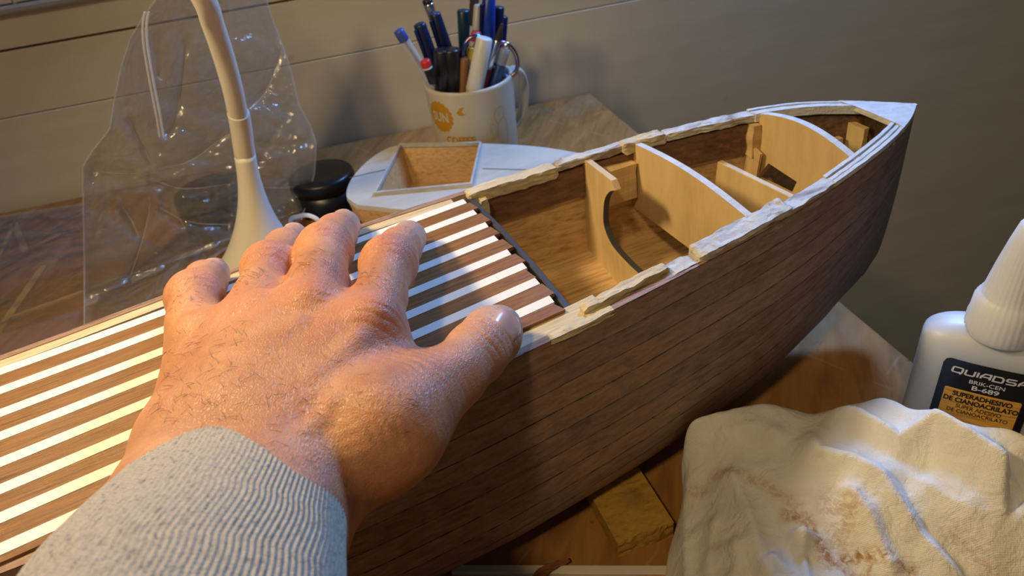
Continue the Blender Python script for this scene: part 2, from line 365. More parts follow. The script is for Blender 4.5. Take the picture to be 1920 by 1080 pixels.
def strip(name, u0, u1, sd, o_out, o_in, z0, z1, m, rough=0., seed=0., n=None, parent=boat, shape=None, end=1.):
    """a lengthwise member following the gunwale: o_out/o_in measured inward from the hull skin, z from the sheer"""
    n = n or max(6, int((u1 - u0) / (.0008 if rough else .004))); v = []; uv = []
    prof = []
    K = 5 if rough else 1
    for (a0, b0), (a1, b1) in zip([(o_out, z0), (o_in, z0), (o_in, z1), (o_out, z1)], [(o_in, z0), (o_in, z1), (o_out, z1), (o_out, z0)]):
        for k in range(K): prof.append((a0 + (a1 - a0) * k / K, b0 + (b1 - b0) * k / K))
    ca, cb = (o_out + o_in) / 2, (z0 + z1) / 2
    for i in range(n + 1):
        u = u0 + (u1 - u0) * i / n; w = w_(u)
        tap = 1.
        if rough: e = min(i, n - i) / n * (u1 - u0); tap = min(1., (.55 + e / .0025)) if end else 1.
        for k, (a, z) in enumerate(prof):
            if shape: a, z = shape(u, a, z)
            a = ca + (a - ca) * (1 if not rough else .55 + .45 * tap); z = cb + (z - cb) * tap
            if rough:
                q = (u * .35, a * 2 + k * .0007, z * 2); a += rough * (1.2 * nz(q, 500, seed) + .8 * nz((u, 0, 0), 130, seed + 5)); z += rough * (.9 * nz(q, 620, seed + 9) + .5 * nz((u, k * .001, 0), 170, seed + 3) + .9 * round(1.4 * nz((u, 0, a), 110, seed + 13)) * .5)
            v.append(pt(u, sd * max(w - a, 0.0003), zg(u) + z)); uv.append((u / .15, (k / len(prof)) * .3 + (a + z) * 5))
    m4 = len(prof); f = gridf(n + 1, m4, True) + [tuple(range(m4))[::-1], tuple(range(n * m4, (n + 1) * m4))]
    if sd > 0: f = [q[::-1] for q in f]
    return mesh(name, v, f, m, parent, False, uv)
strip('sheer_clamp', -.30, .0985, -1, TH, .0125, -.006, -.0003, CREAM)
strip('sheer_clamp', -.30, .0800, 1, TH, .0085, -.006, -.0003, CREAM)
for sd in (-1, 1):
    strip('inner_stringer', .090, .283, sd, TH - .0003, TH + .0022, -.019, -.0035, DARKW)
# deck panel: mahogany and white strips
VL = np.array([.0501, .0355, .0193, .004, -.0121, -.0272, -.0421, -.057]) * .9; VR = np.array([.0523, .0391, .0246, .0112, -.0031, -.0167, -.0301, -.0445]) * .9
UL, UR = -.1113, .0843
HW = np.linspace(.00275, .00275, 8)
def line(k, u): return VL[k] + (VR[k] - VL[k]) * (u - UL) / (UR - UL)
def hwid(k, u): return (.0053 + (.0047 - .0053) * (u - UL) / (UR - UL)) / 2
deckb = MB()
def dplank(fa, fb, uend_a, uend_b, m, top, seed):
    u0 = -.295; n = 40; v = []; uv = []
    for i in range(n + 1):
        s = i / n
        for side, (fn, ue) in enumerate(((fa, uend_a), (fb, uend_b))):
            u = u0 + (ue - u0) * s; off = fn(u); off = float(np.clip(off, -w_(u) + .0016, w_(u) - .0016))
            for z in (-.0005, top): v.append(pt(u, off, zg(u) + z)); uv.append((u / .15 + seed, off / .15 + seed * .37))
    f = []
    for i in range(n):
        a = i * 4; b_ = a + 4
        f += [(a + 1, a + 3, b_ + 3, b_ + 1), (a, b_, b_ + 2, a + 2), (a, a + 1, b_ + 1, b_), (a + 2, b_ + 2, b_ + 3, a + 3)]
    f += [(0, 2, 3, 1), (n * 4, n * 4 + 1, n * 4 + 3, n * 4 + 2)]
    deckb.add(v, f, m, uv)
ue = .0848
rg = random.Random(3)
# above first white, between, below last
g = .00012
edges = []
for k in range(8):
    e0 = ue + rg.uniform(-.0012, .0004)
    dplank(lambda u, k=k: line(k, u) + hwid(k, u) - g, lambda u, k=k: line(k, u) - hwid(k, u) + g, e0, e0 + rg.uniform(-.0003, .0003), 1, .0012, 0)
for k in range(7):
    e0 = ue + rg.uniform(-.0004, .0016)
    dplank(lambda u, k=k: line(k, u) - hwid(k, u) - g, lambda u, k=k: line(k + 1, u) + hwid(k + 1, u) + g, e0 - .0003, e0 + .0010, 0, .0011, 1.7 * k + .3)
dplank(lambda u: line(7, u) - hwid(7, u) - g, lambda u: -.0565 + (.0565 - .0482) * (u - UL) / (UR - UL), ue - .0012, ue + .001, 0, .0011, 14.1)
o = deckb.build('striped_deck', [MAHOG, WHITES], boat); bevel(o, .00015, 1)
# deck edge beam under the sawn end of the planks
n = 24; v = []
for i in range(n + 1):
    s = i / n; off = -.0555 + .111 * s; u = .0868 + .0010 * math.sin(s * math.pi)
    for du, dz in ((0, -.010), (.0026, -.010), (.0026, -.0012), (0, -.0012)): v.append(pt(u + du, off, zg(u) + dz + .0006 * math.sin(math.pi * s)))
o = mesh('deck_beam', v, gridf(n + 1, 4, True) + [(0, 1, 2, 3), (n * 4 + 3, n * 4 + 2, n * 4 + 1, n * 4)], DARKG, boat, False, [(0, 0)] * len(v)); bevel(o, .0004, 1)

# ring frame (bulkhead with oval opening) and solid bow bulkhead
def outer_loop(u, inset, arch, n=24):
    r = [sec(u, t, inset) for t in np.linspace(0, 1, n)]
    top = [( -(w_(u) - inset) + 2 * (w_(u) - inset) * s, zg(u) + arch(s)) for s in np.linspace(0, 1, n)]
    left = [(-a, z) for a, z in r]; right = [(a, z) for a, z in r[::-1]]
    return left, right, top
def ring(name, u, th, inset, arch, inner, m, parent=boat, edge=None):
    """inner: closed loop (off,z); outer sampled by direction from the opening's middle"""
    left, right, top = outer_loop(u, inset, arch, 40)
    loop = left + right[1:] + top[::-1][1:-1]                      # down the near side, up the far side, back along the top
    loop = np.array(loop); inn = np.array(inner); c = inn.mean(0)
    def resample(Lp, angs):
        out = []; n = len(Lp)
        for a in angs:
            d = np.array([math.cos(a), math.sin(a)]); best = None
            for i in range(n):
                p, q = Lp[i] - c, Lp[(i + 1) % n] - c; e = q - p; den = d[0] * e[1] - d[1] * e[0]
                if abs(den) < 1e-12: continue
                t = (p[0] * e[1] - p[1] * e[0]) / den; s = (p[0] * d[1] - p[1] * d[0]) / den
                if t > 0 and -1e-6 <= s <= 1 + 1e-6 and (best is None or t > best): best = t
            out.append(c + d * (best or 0))
        return np.array(out)
    an = [math.atan2(*(p - c)[::-1]) for p in loop] + [math.atan2(*(p - c)[::-1]) for p in inn]
    an = sorted(set(round(a, 4) for a in an)); A, B_ = resample(loop, an), resample(inn, an); k = len(an); v = []
    for du in (0, th):
        for Lp in (A, B_): v += [pt(u + du, p[0], p[1]) for p in Lp]
    f = []; mi = []
    for i in range(k):
        j = (i + 1) % k
        f += [(i, j, k + j, k + i), (2 * k + j, 2 * k + i, 3 * k + i, 3 * k + j), (i, 2 * k + i, 2 * k + j, j), (k + j, 3 * k + j, 3 * k + i, k + i)]
        mi += [0, 0, 1 if A[i][1] > zg(u) - .002 else 0, 0]
    return mesh(name, v, f, m, parent, False, [(0, 0)] * len(v), mi)
def bez(pts, n):                                    # closed smooth loop
    p = np.array(pts); p = np.vstack([p[-2:], p, p[:3]]); return catmull(p, n * (len(p) - 1) + 1)[2 * n:-3 * n]
U1 = .170
def floor_z(o_, u): return .0655 + .0072 * min(1., abs(o_) / .050) + max(0, u - .18) * .1
us = np.linspace(-.02, .262, 60); v = []
for u in us:
    wf = w_(u) * (1 - .10 * max(0, (u - .15) / .1)) - TH + .0006
    for s in np.linspace(-1, 1, 21): v.append(pt(u, s * wf, floor_z(s * wf, u)))
nn = len(v); v += [p - np.array([0, 0, .002]) for p in v]; fg = gridf(60, 21)
mesh('inner_floor', v, [q[::-1] for q in fg] + [tuple(k + nn for k in q) for q in fg], INNERM, boat, True, [(0, 0)] * len(v))
UF = .145
inn = [(.0185, .1200), (.0235, .1172), (.0280, .1120), (.0303, .1050), (.0305, .0955), (.0235, .0885), (.010, .0862), (-.0013, .0858), (-.014, .0840), (-.0300, .0840), (-.0400, .0900), (-.0430, .1000), (-.0440, .1120), (-.0445, .1165)]
inn = catmull(np.array(inn), 90)
out = []
wf = w_(UF) - TH
for o_ in inn:                                        # outer boundary facing each opening point
    a = math.atan2(o_[1] - .100, o_[0]); d = (math.cos(a), math.sin(a))
    t = min([(wf / abs(d[0])) if abs(d[0]) > 1e-6 else 9] + ([(.1235 - .100) / d[1]] if d[1] > 1e-6 else []) + ([(.100 - .0665) / -d[1]] if d[1] < -1e-6 else []))
    out.append((d[0] * t, .100 + d[1] * t))
v = []
for du in (0, .003):
    for L_ in (out, inn): v += [pt(UF + du, a, z) for a, z in L_]
k = len(inn); f = []; mi = []
for i in range(k - 1):
    f += [(i, i + 1, k + i + 1, k + i), (2 * k + i + 1, 2 * k + i, 3 * k + i, 3 * k + i + 1), (i, 2 * k + i, 2 * k + i + 1, i + 1), (k + i + 1, 3 * k + i + 1, 3 * k + i, k + i)]; mi += [0, 0, 0, 1]
for a, b_ in ((0, 1), (k - 1, -1)): f.append((a, a + k, a + 3 * k, a + 2 * k)); mi.append(0)
mesh('ring_frame', v, f, [PLYW, DARKG], boat, False, [(0, 0)] * len(v), mi)
bm_l, bm_r = uo(on_u(1156, 364, U1)), uo(on_u(1300, 472, U1)); zl_, zr_ = on_u(1156, 364, U1)[2], on_u(1300, 472, U1)[2]
n = 24; wf = w_(U1) - TH + .0004; v = []
for i in range(n + 1):
    s = i / n; o_ = wf - 2 * wf * s; zt = zg(U1) + .0006 + .0036 * math.sin(math.pi * s); zb = zl_ + (zr_ - zl_) * (o_ - bm_l[1]) / (bm_r[1] - bm_l[1])
    for du in (0, .0032): v += [pt(U1 + du, o_, zb), pt(U1 + du, o_, zt)]
f = []; mi = []
for i in range(n):
    a = i * 4; b_ = a + 4; f += [(a, a + 1, b_ + 1, b_), (a + 2, b_ + 2, b_ + 3, a + 3), (a, b_, b_ + 2, a + 2), (a + 1, a + 3, b_ + 3, b_ + 1)]; mi += [0, 0, 0, 1]
f += [(0, 2, 3, 1), (n * 4, n * 4 + 1, n * 4 + 3, n * 4 + 2)]; mi += [0, 0]
mesh('cross_beam', v, f, [PLYW, WHITEP], boat, False, [(0, 0)] * len(v), mi)
U2 = .231
inn2 = []
for q in [(1441, 306), (1494, 341), (1482, 367), (1417, 335)]:
    p = on_u(*q, U2); u_, o_ = uo(p); inn2.append((float(o_), float(p[2])))
inn2 = catmull(np.array([inn2[0]] + inn2[1:] + [inn2[0]]), 5)[:-1] if False else np.array(inn2)
o = ring('bow_bulkhead', U2, .0035, TH, lambda s: .0055 * math.sin(math.pi * s) + .0008, inn2, [PLYW, WHITEP])
# slot cut above the window of the bow bulkhead, seen as a dark kerf board joint
def plate(name, u, pxs, th, m, du=0):
    k = len(pxs); P_ = [on_u(*q, u) for q in pxs]; v = P_ + [p + UA * th for p in P_]
    f = [tuple(range(k))[::-1], tuple(range(k, 2 * k))] + [(i, (i + 1) % k, k + (i + 1) % k, k + i) for i in range(k)]
    return mesh(name, v, f, m, boat, False, [(0, 0)] * len(v))
o = plate('lower_partition', .206, [(1345, 303), (1484, 371), (1470, 470), (1325, 470)], .003, PLYW); bevel(o, .0003, 1)
o = plate('overlap_panel', .2275, [(1396, 262), (1425, 290), (1417, 336), (1388, 322)], .0016, PLYW)
# cream corner posts at the broken rail
def blk(name, u, off, du, do, z0, z1, m, rough=.0, seed=0):
    n = 12; v = []
    for i in range(n + 1):
        z = z0 + (z1 - z0) * i / n
        for a, b_ in ((0, 0), (1, 0), (1, 1), (0, 1)):
            q = (u + a, off + b_, z); v.append(pt(u + du * a + rough * nz(q, 150, seed), off + do * b_ + rough * nz(q, 190, seed + 4), z))
    return mesh(name, v, gridf(n + 1, 4, True) + [(3, 2, 1, 0), (n * 4, n * 4 + 1, n * 4 + 2, n * 4 + 3)], m, boat, False, [(p[2] * 8, 0) for p in v])
blk('corner_post', .0915, .0475, .0035, .0065, .085, zg(.09) - .002, RAWCREAM, .0012)
blk('corner_post', UF + .003, .0400, U1 - UF - .004, .0085, zg(U1) - .026, zg(U1) - .0075, PLYW, .0010, 3)
blk('corner_post', U2 - .0045, .0270, .0045, .0060, .108, zg(U2) - .003, PLYW, .0012, 6)
blk('bow_block', .262, .0120, .007, .0035, .108, .112, CREAM, .0002, 8)
blk('bow_block', .272, .0030, .003, .0110, .060, .119, PLYW, .0004, 9)
# broken and glued rail pieces; laminated bow rails; breasthook
strip('torn_rail_piece', .0870, .1315, 1, .0004, .0068, -.0046, .0010, RAWCREAM, .0005, 1)
strip('glued_rail_piece', .1315, .170, 1, .0006, .0058, -.0020, .0016, GLUE, .0006, 2)
strip('torn_rail_piece', .1640, .186, 1, .0010, .0070, -.0030, .0022, RAWCREAM, .0008, 3)
strip('glued_rail_piece', .1860, .232, 1, .0006, .0064, -.0022, .0014, GLUE, .0006, 4)
strip('torn_rail_piece', .0905, .128, -1, .0042, .0082, -.0030, .0024, RAWCREAM, .0005, 5)
strip('glued_rail_piece', .1270, .148, -1, .0014, .0080, -.0030, .0004, GLUE, .0006, 6)
strip('glued_rail_piece', .1400, .187, -1, .0008, .0092, -.0026, .0030, GLUE, .0008, 7)
strip('torn_rail_piece', .1830, .214, -1, .0006, .0070, -.0026, .0016, GLUE, .0005, 8)
for sd in (-1, 1):
    u0 = .212 if sd < 0 else .229
    for k in range(3):
        a = .0002 + k * .0027
        strip('rail_lamination', u0, .2800 - .002 * k, sd, a, a + .0018, -.0020, .0022 - .0004 * (k % 2), WHITEP, .00018, 11 + k + sd, end=0)
n = 22; v = []
for i in range(n + 1):
    u = .2700 + (.2992 - .2700) * i / n; w = w_(u)
    ii = max(0, (.2700 + .006 - u)) / .006
    for off in (-w, -w * .5, 0, w * .5, w): v.append(pt(u + (.004 * (1 - (abs(off) / max(w, 1e-4)) ** 2) if i == 0 else 0), off, zg(u) + .0024 + .0002 * nz((u, off, 0), 300)))
nt_ = len(v)
v += [p - np.array([0, 0, .0026]) for p in v]
f = gridf(n + 1, 5); f2 = [tuple(k + nt_ for k in q)[::-1] for q in f]
f = f + f2 + [(k + 1, k, k + nt_, k + 1 + nt_) for k in range(4)]
for i in range(n): f += [(i * 5, i * 5 + 5, i * 5 + 5 + nt_, i * 5 + nt_), (i * 5 + 9, i * 5 + 4, i * 5 + 4 + nt_, i * 5 + 9 + nt_)]
f.append((n * 5, n * 5 + 1, n * 5 + 2, n * 5 + 3, n * 5 + 4, n * 5 + 4 + nt_, n * 5 + 3 + nt_, n * 5 + 2 + nt_, n * 5 + 1 + nt_, n * 5 + nt_))
mesh('breasthook', v, f, WHITEP, boat, False, [(0, 0)] * len(v))
# dried glue and filler on the near side of the sheer
strip('filler_patch', .0740, .1010, -1, -.0003, .0040, -.0022, .0004, rough_mat('cream_filler', (.56, .47, .28), (.64, .54, .33), (.40, .27, .14), .25, .6, 200), .0004, 21)
REDST = rough_mat('dull_red_glue_stain', (.30, .12, .12), (.42, .30, .26), (.22, .10, .10), .4, .5, 300)
strip('red_stain', .113, .124, -1, -.0002, .0008, -.0036, -.0016, REDST, .0003, 22)
strip('red_stain', .168, .182, -1, -.0002, .0008, -.0036, -.0014, REDST, .0003, 23)
strip('red_stain', .196, .203, -1, -.0002, .0008, -.0030, -.0012, REDST, .0003, 24)

# ------------------------------------------------------------------ the hand: one implicit surface
def HP(px, py, h, rpx):
    p = PD(px, py, h); return p, rpx * proj(p)[2] / F
class SDF:
    def __init__(s): s.g = []
    def grp(s, k_in, k_out): s.g.append((k_in, k_out, [])); return s
    def cone(s, a, b_):
        s.g[-1][2].append((a[0], b_[0], a[1], b_[1])); return s
    def __call__(s, p):
        def smin(a, b_, k):
            h = np.maximum(k - np.abs(a - b_), 0) / k; return np.minimum(a, b_) - h * h * k * .25
        tot = None
        for ki, ko, L in s.g:
            d = None
            for a, b_, ra, rb in L:
                ab = b_ - a; t = np.clip(((p - a) @ ab) / max(ab @ ab, 1e-12), 0, 1)
                e = np.sqrt((((p - a) - t[:, None] * ab) ** 2).sum(1)) - (ra + t * (rb - ra))
                d = e if d is None else smin(d, e, ki)
            tot = d if tot is None else smin(tot, d, ko)
        u, o_ = uo(p); w = cub(u, TW)                 # flesh flattens where it rests on the deck
        dk = cub(u, TG) + .0016 - p[:, 2]; dk = np.where((np.abs(o_) < w + .0008) & (p[:, 2] > cub(u, TG) - .012), dk, -1.)
        return np.maximum(tot, dk)
def surface_nets(fn, lo, hi, h):
    nb = 8; n = np.ceil((hi - lo) / (h * nb)).astype(int) * nb + 1
    ax = [lo[i] + h * np.arange(n[i]) for i in range(3)]
    D = np.full(n, 1., np.float32)
    # coarse pass over blocks, fine pass only where the surface can be
    nbk = (n - 1) // nb; cx = [lo[i] + h * (np.arange(nbk[i]) * nb + nb / 2) for i in range(3)]
    g = np.stack(np.meshgrid(*cx, indexing='ij'), -1).reshape(-1, 3); dc = fn(g); rad = h * nb * .9 + h
    for bi in np.nonzero(np.abs(dc) < rad)[0]:
        i, j, k = np.unravel_index(bi, nbk); sl = [slice(a * nb, a * nb + nb + 1) for a in (i, j, k)]
        q = np.stack(np.meshgrid(*[ax[t][sl[t]] for t in range(3)], indexing='ij'), -1)
        D[tuple(sl)] = fn(q.reshape(-1, 3)).reshape(q.shape[:3])
    for bi in np.nonzero(dc <= -rad)[0]:
        i, j, k = np.unravel_index(bi, nbk); sl = tuple(slice(a * nb + 1, a * nb + nb) for a in (i, j, k)); D[sl] = np.minimum(D[sl], -1)
        for t in range(3):
            pass
    ins = dc <= -rad
    for bi in np.nonzero(ins)[0]:
        i, j, k = np.unravel_index(bi, nbk); sl = tuple(slice(a * nb, a * nb + nb + 1) for a in (i, j, k)); blk_ = D[sl]; blk_[blk_ == 1.] = -1.; D[sl] = blk_
    sg = D < 0
    c = [slice(0, -1), slice(1, None)]
    cnt = sum(sg[c[a], c[b_], c[d]].astype(int) for a in (0, 1) for b_ in (0, 1) for d in (0, 1))
    act = (cnt > 0) & (cnt < 8); ids = np.full(act.shape, -1); idx = np.argwhere(act); ids[act] = np.arange(len(idx))
    acc = np.zeros((len(idx), 3)); num = np.zeros(len(idx))
    off = [(a, b_, d) for a in (0, 1) for b_ in (0, 1) for d in (0, 1)]
    for a in off:
        for t in range(3):
            if a[t] == 0:
                b_ = list(a); b_[t] = 1; da = D[tuple((idx + a).T)]; db = D[tuple((idx + b_).T)]; m = (da < 0) != (db < 0)
                fr = np.where(m, da / np.where(m, da - db, 1), 0); e = idx + np.array(a, float); e[:, t] += fr; acc[m] += e[m]; num[m] += 1
    v = lo + h * acc / num[:, None]
    f = []
    for t in range(3):
        a, b_ = (t + 1) % 3, (t + 2) % 3
        s0 = [slice(None)] * 3; s1 = [slice(None)] * 3; s0[t] = slice(0, -1); s1[t] = slice(1, None)
        ch = sg[tuple(s0)] != sg[tuple(s1)]; e = np.argwhere(ch); e = e[(e[:, a] > 0) & (e[:, b_] > 0) & (e[:, a] < n[a] - 1) & (e[:, b_] < n[b_] - 1)]
        inside = sg[tuple(e.T)]; A = np.zeros(3, int); B_ = np.zeros(3, int); A[a] = 1; B_[b_] = 1
        q = np.stack([ids[tuple((e - A - B_).T)], ids[tuple((e - B_).T)], ids[tuple(e.T)], ids[tuple((e - A).T)]], 1)
        q[~inside] = q[~inside][:, ::-1]; f.append(q)
    f = np.vstack(f); f = f[(f >= 0).all(1)]
    return v, f
FING = {
 'index': [(692, 622, .0285, 60), (712, 560, .0285, 48), (729, 497, .0250, 47), (750, 466, .0180, 38), (767, 446, .0085, 33)],
 'middle': [(582, 588, .0310, 58), (596, 530, .0310, 52), (609, 472, .0275, 46), (630, 440, .0170, 37), (645, 424, .0078, 31)],
 'ring': [(475, 608, .0285, 54), (488, 560, .0290, 48), (503, 505, .0265, 43), (533, 465, .0160, 34), (552, 446, .0071, 27.5)],
 'pinky': [(377, 640, .0235, 50), (366, 602, .0245, 48), (366, 560, .0240, 46), (385, 528, .0150, 37), (402, 513, .0069, 28.5)],
 'thumb': [(735, 800, .0240, 86), (800, 742, .0200, 66), (850, 705, .0170, 55), (893, 662, .0135, 52), (922, 630, .0100, 50), (938, 613, .0082, 39)],
}
hand = SDF()
J = {k: [HP(*q) for q in L] for k, L in FING.items()}
hand.grp(.014, .010)
wr = [HP(362, 850, .018, 76), HP(430, 880, .022, 92), HP(545, 885, .019, 92)]
for w0, kk in ((wr[0], 'pinky'), (wr[1], 'ring'), (wr[1], 'middle'), (wr[2], 'index')): hand.cone(w0, J[kk][0])
hand.cone(wr[0], wr[2])
hand.cone(HP(560, 880, .012, 90), HP(700, 830, .0165, 84)); hand.cone(HP(700, 830, .0165, 84), J['thumb'][0])
hand.cone(HP(640, 790, .020, 80), HP(700, 690, .022, 62)); hand.cone(HP(520, 800, .0235, 84), HP(640, 655, .0265, 56)); hand.cone(HP(460, 800, .0225, 80), HP(530, 650, .0265, 56)); hand.cone(HP(408, 790, .0190, 74), HP(425, 665, .0235, 52))
hand.cone(HP(362, 800, .010, 56), HP(380, 680, .012, 52)); hand.cone(HP(560, 800, .0120, 80), HP(600, 690, .014, 70))
hand.cone(HP(440, 780, .012, 80), HP(480, 670, .014, 60))
fa = [HP(415, 960, .024, 160), HP(370, 1060, .030, 185), HP(300, 1230, .046, 215)]
hand.cone(wr[0], (PD(345, 985, .022), .0160)); hand.cone(wr[2], (PD(500, 985, .022), .0165))
hand.cone((PD(330, 985, .022), .0165), (PD(270, 1180, .038), .020)); hand.cone((PD(500, 985, .022), .0165), (PD(450, 1200, .036), .020))
for kk in ('index', 'middle', 'ring', 'pinky'):
    hand.grp(.0035, .0060)
    L = J[kk]
    for a, b_ in zip(L[:-1], L[1:]): hand.cone(a, b_)
hand.grp(.006, .010); L = J['thumb']
for a, b_ in zip(L[:-1], L[1:]): hand.cone(a, b_)
# knuckle heads and finger-joint bulges
hand.grp(.002, .006)
for q in ((700, 603, .0345, 34), (586, 575, .0368, 32), (480, 596, .0340, 30), (378, 628, .0285, 30)): a = HP(*q); hand.cone(a, (a[0] + .001, a[1]))
for q in ((731, 492, .0265, 42), (610, 468, .0290, 42), (504, 500, .0280, 38), (365, 557, .0250, 42)): a = HP(*q); hand.cone(a, (a[0] + .0005, a[1]))
# tendons and veins on the back of the hand
hand.grp(.002, .0035)
def cordline(pts, r):
    for a, b_ in zip(pts[:-1], pts[1:]): hand.cone((PD(*a), r), (PD(*b_), r))
cordline([(430, 800, .0325), (480, 700, .0360), (560, 620, .0378)], .0028)
cordline([(400, 800, .0315), (425, 700, .0335), (462, 630, .0345)], .0030)
cordline([(370, 800, .0275), (372, 720, .0285), (376, 660, .0285)], .0026)
cordline([(500, 810, .0330), (590, 720, .0350), (672, 640, .0360)], .0026)
cordline([(340, 780, .0255), (400, 690, .0310), (410, 640, .0300), (430, 600, .0290)], .0016)
cordline([(560, 830, .0345), (630, 760, .0355), (690, 720, .0325), (770, 710, .0260)], .0016)
pts_ = np.array([a[0] for L in J.values() for a in L] + [a[0] for a in fa])
lo = pts_.min(0) - .03; hi = pts_.max(0) + .03
HRES = .0007
hv, hf = surface_nets(hand, lo, hi, HRES)
def sdf_normal(p, e=.0006):
    g = np.stack([hand(p + d) - hand(p - d) for d in np.eye(3) * e], 1); return g / (np.linalg.norm(g, axis=1)[:, None] + 1e-12)
hn = sdf_normal(hv)
# creases: across each joint, on the back of the finger
def vnoise(p, s, seed): return np.array([nz(q, s, seed) for q in p])
disp = np.zeros(len(hv)); red = np.zeros(len(hv)); pale = np.zeros(len(hv))
nA = vnoise(hv, 130, 3.); nB = vnoise(hv, 420, 8.); nC = vnoise(hv, 60, 15.)
for kk, joints in (('index', ((2, .0085, .00060, .0031), (3, .004, .00038, .0016), (0, .011, .00026, .0030))), ('middle', ((2, .0085, .00060, .0031), (3, .004, .00030, .0016), (0, .010, .00020, .0030))),
                   ('ring', ((2, .0078, .00056, .0029), (3, .004, .00028, .0015), (0, .010, .00014, .0030))), ('pinky', ((2, .0065, .00045, .0028), (3, .004, .00028, .0015))),
                   ('thumb', ((3, .0085, .00055, .0034), (1, .012, .00030, .0030), (4, .004, .0003, .0016)))):
    L = J[kk]
    for j, sg_, amp, lam in joints:
        c = L[j][0]; a = L[min(j + 1, len(L) - 1)][0] - L[max(j - 1, 0)][0]; a /= np.linalg.norm(a)
        q = hv - c; s_ = q @ a; rad = np.linalg.norm(q - s_[:, None] * a, axis=1)
        up = np.array([0, 0, 1.]) - a * a[2]; up /= np.linalg.norm(up); dors = np.clip((hn @ up) * 1.4 + .15, 0, 1)
        m = np.exp(-(s_ / sg_) ** 2) * dors * (rad < L[j][1] * 1.9)
        ph = (s_ + .0011 * nA) * 2 * math.pi / lam
        disp -= amp * m * (np.clip(np.cos(ph), 0, 1) ** 2 * 1.3 - .3) * (.5 + 1.0 * np.clip(nC + .5, 0, 1))
        red = np.maximum(red, np.exp(-(s_ / (sg_ * 1.2)) ** 2) * dors * (rad < L[j][1] * 1.7) * (.9 if kk != 'thumb' else .4))
for kk, L in J.items():                               # paler skin colour towards the fingertips
    c = L[-1][0]; pale = np.maximum(pale, np.exp(-(np.linalg.norm(hv - c, axis=1) / .020) ** 2))
# loose-skin folds by the thumb web and lines over the back of the wrist
pw = PD(800, 790, .035); aw = PD(880, 720, .02) - PD(720, 800, .03); aw /= np.linalg.norm(aw)
q = hv - pw; m = np.exp(-((q ** 2).sum(1)) / .026 ** 2) * np.clip(hn[:, 2] + .35, 0, 1)
disp -= .00009 * m * np.cos((q @ aw + .0030 * nA + .001 * nB) * 2 * math.pi / .0024)
cuffc = PD(520, 900, .03); q = hv - cuffc; m = np.exp(-((q ** 2).sum(1)) / .032 ** 2)
disp -= .00006 * m * np.cos((q @ VA * 1. + q @ UA * .5 + .003 * nA) * 2 * math.pi / .0026)
hv2 = hv + hn * disp[:, None]
def skin_material():
    m, nt, bs = mat('weathered_tanned_skin')
    co = coords(nt)
    b1 = noise(nt, co, 45, 4, .6, .5); b2 = noise(nt, co, 160, 3, .6); b3 = noise(nt, co, 18, 2, .5)
    c = mix(nt, ramp(nt, b1, [(.32, (0, 0, 0)), (.68, (1, 1, 1))]), (.42, .170, .075), (.60, .300, .150))
    c = mix(nt, math_(nt, 'MULTIPLY', ramp(nt, b2, [(.55, (0, 0, 0)), (.75, (1, 1, 1))]), .5), c, (.55, .22, .15))
    def at(nm): a = N(nt, 'ShaderNodeAttribute'); a.attribute_name = nm; return a.outputs['Fac']
    c = mix(nt, math_(nt, 'MULTIPLY', at('redness'), .32), c, (.60, .20, .14))
    pl = math_(nt, 'MULTIPLY', at('pale'), ramp(nt, b2, [(.3, (.35, .35, .35)), (.7, (.8, .8, .8))]))
    c = mix(nt, pl, c, (.62, .42, .33))
    vs = N(nt, 'ShaderNodeTexVoronoi'); vs.inputs['Scale'].default_value = 60; nt.links.new(co, vs.inputs[0])
    sp = math_(nt, 'MULTIPLY', ramp(nt, vs.outputs['Distance'], [(.0, (1, 1, 1)), (.06, (.7, .7, .7)), (.11, (0, 0, 0))]), ramp(nt, noise(nt, co, 33, 1, .5), [(.52, (0, 0, 0)), (.58, (1, 1, 1))]))
    c = mix(nt, math_(nt, 'MULTIPLY', sp, .45), c, (.30, .11, .07))
    nt.links.new(c, bs.inputs['Base Color'])
    bs.inputs['Roughness'].default_value = .42; bs.inputs['Specular IOR Level'].default_value = .45
    bs.inputs['Subsurface Weight'].default_value = .25; bs.inputs['Subsurface Radius'].default_value = (1., .35, .2); bs.inputs['Subsurface Scale'].default_value = .0035
    v1 = N(nt, 'ShaderNodeTexVoronoi', feature='DISTANCE_TO_EDGE'); v1.inputs['Scale'].default_value = 760; v1.inputs['Randomness'].default_value = .9
    wv = N(nt, 'ShaderNodeVectorMath', operation='ADD'); nzv = N(nt, 'ShaderNodeTexNoise'); nzv.inputs['Scale'].default_value = 90
    sc_ = N(nt, 'ShaderNodeVectorMath', operation='SCALE'); sc_.inputs['Scale'].default_value = .004; nt.links.new(nzv.outputs['Color'], sc_.inputs[0]); nt.links.new(coords(nt, 'Object', (1, .62, 1), (0, 0, .5)), wv.inputs[0]); nt.links.new(sc_.outputs[0], wv.inputs[1]); nt.links.new(wv.outputs[0], v1.inputs[0])
    cells = ramp(nt, v1.outputs['Distance'], [(.0, (0, 0, 0)), (.08, (.5, .5, .5)), (.30, (1, 1, 1))])
    n1 = bump(nt, None, cells, .36, .0004)
    n2 = bump(nt, None, noise(nt, coords(nt, 'Object', (1, .5, 1), (0, 0, .3)), 420, 4, .65, .8), .28, .0008, n1)
    bump(nt, bs, noise(nt, co, 1500, 2, .6), .25, .0002, n2)
    return m
SKIN = skin_material()
person = empty('person', PD(440, 880, .0)); tag(person, 'hand of a person in a grey sweatshirt sleeve pressing down the striped deck', 'person')
o = mesh('body', hv2, hf, SKIN, person, True); attr(o, 'redness', red); attr(o, 'pale', pale)
print('hand verts', len(hv))

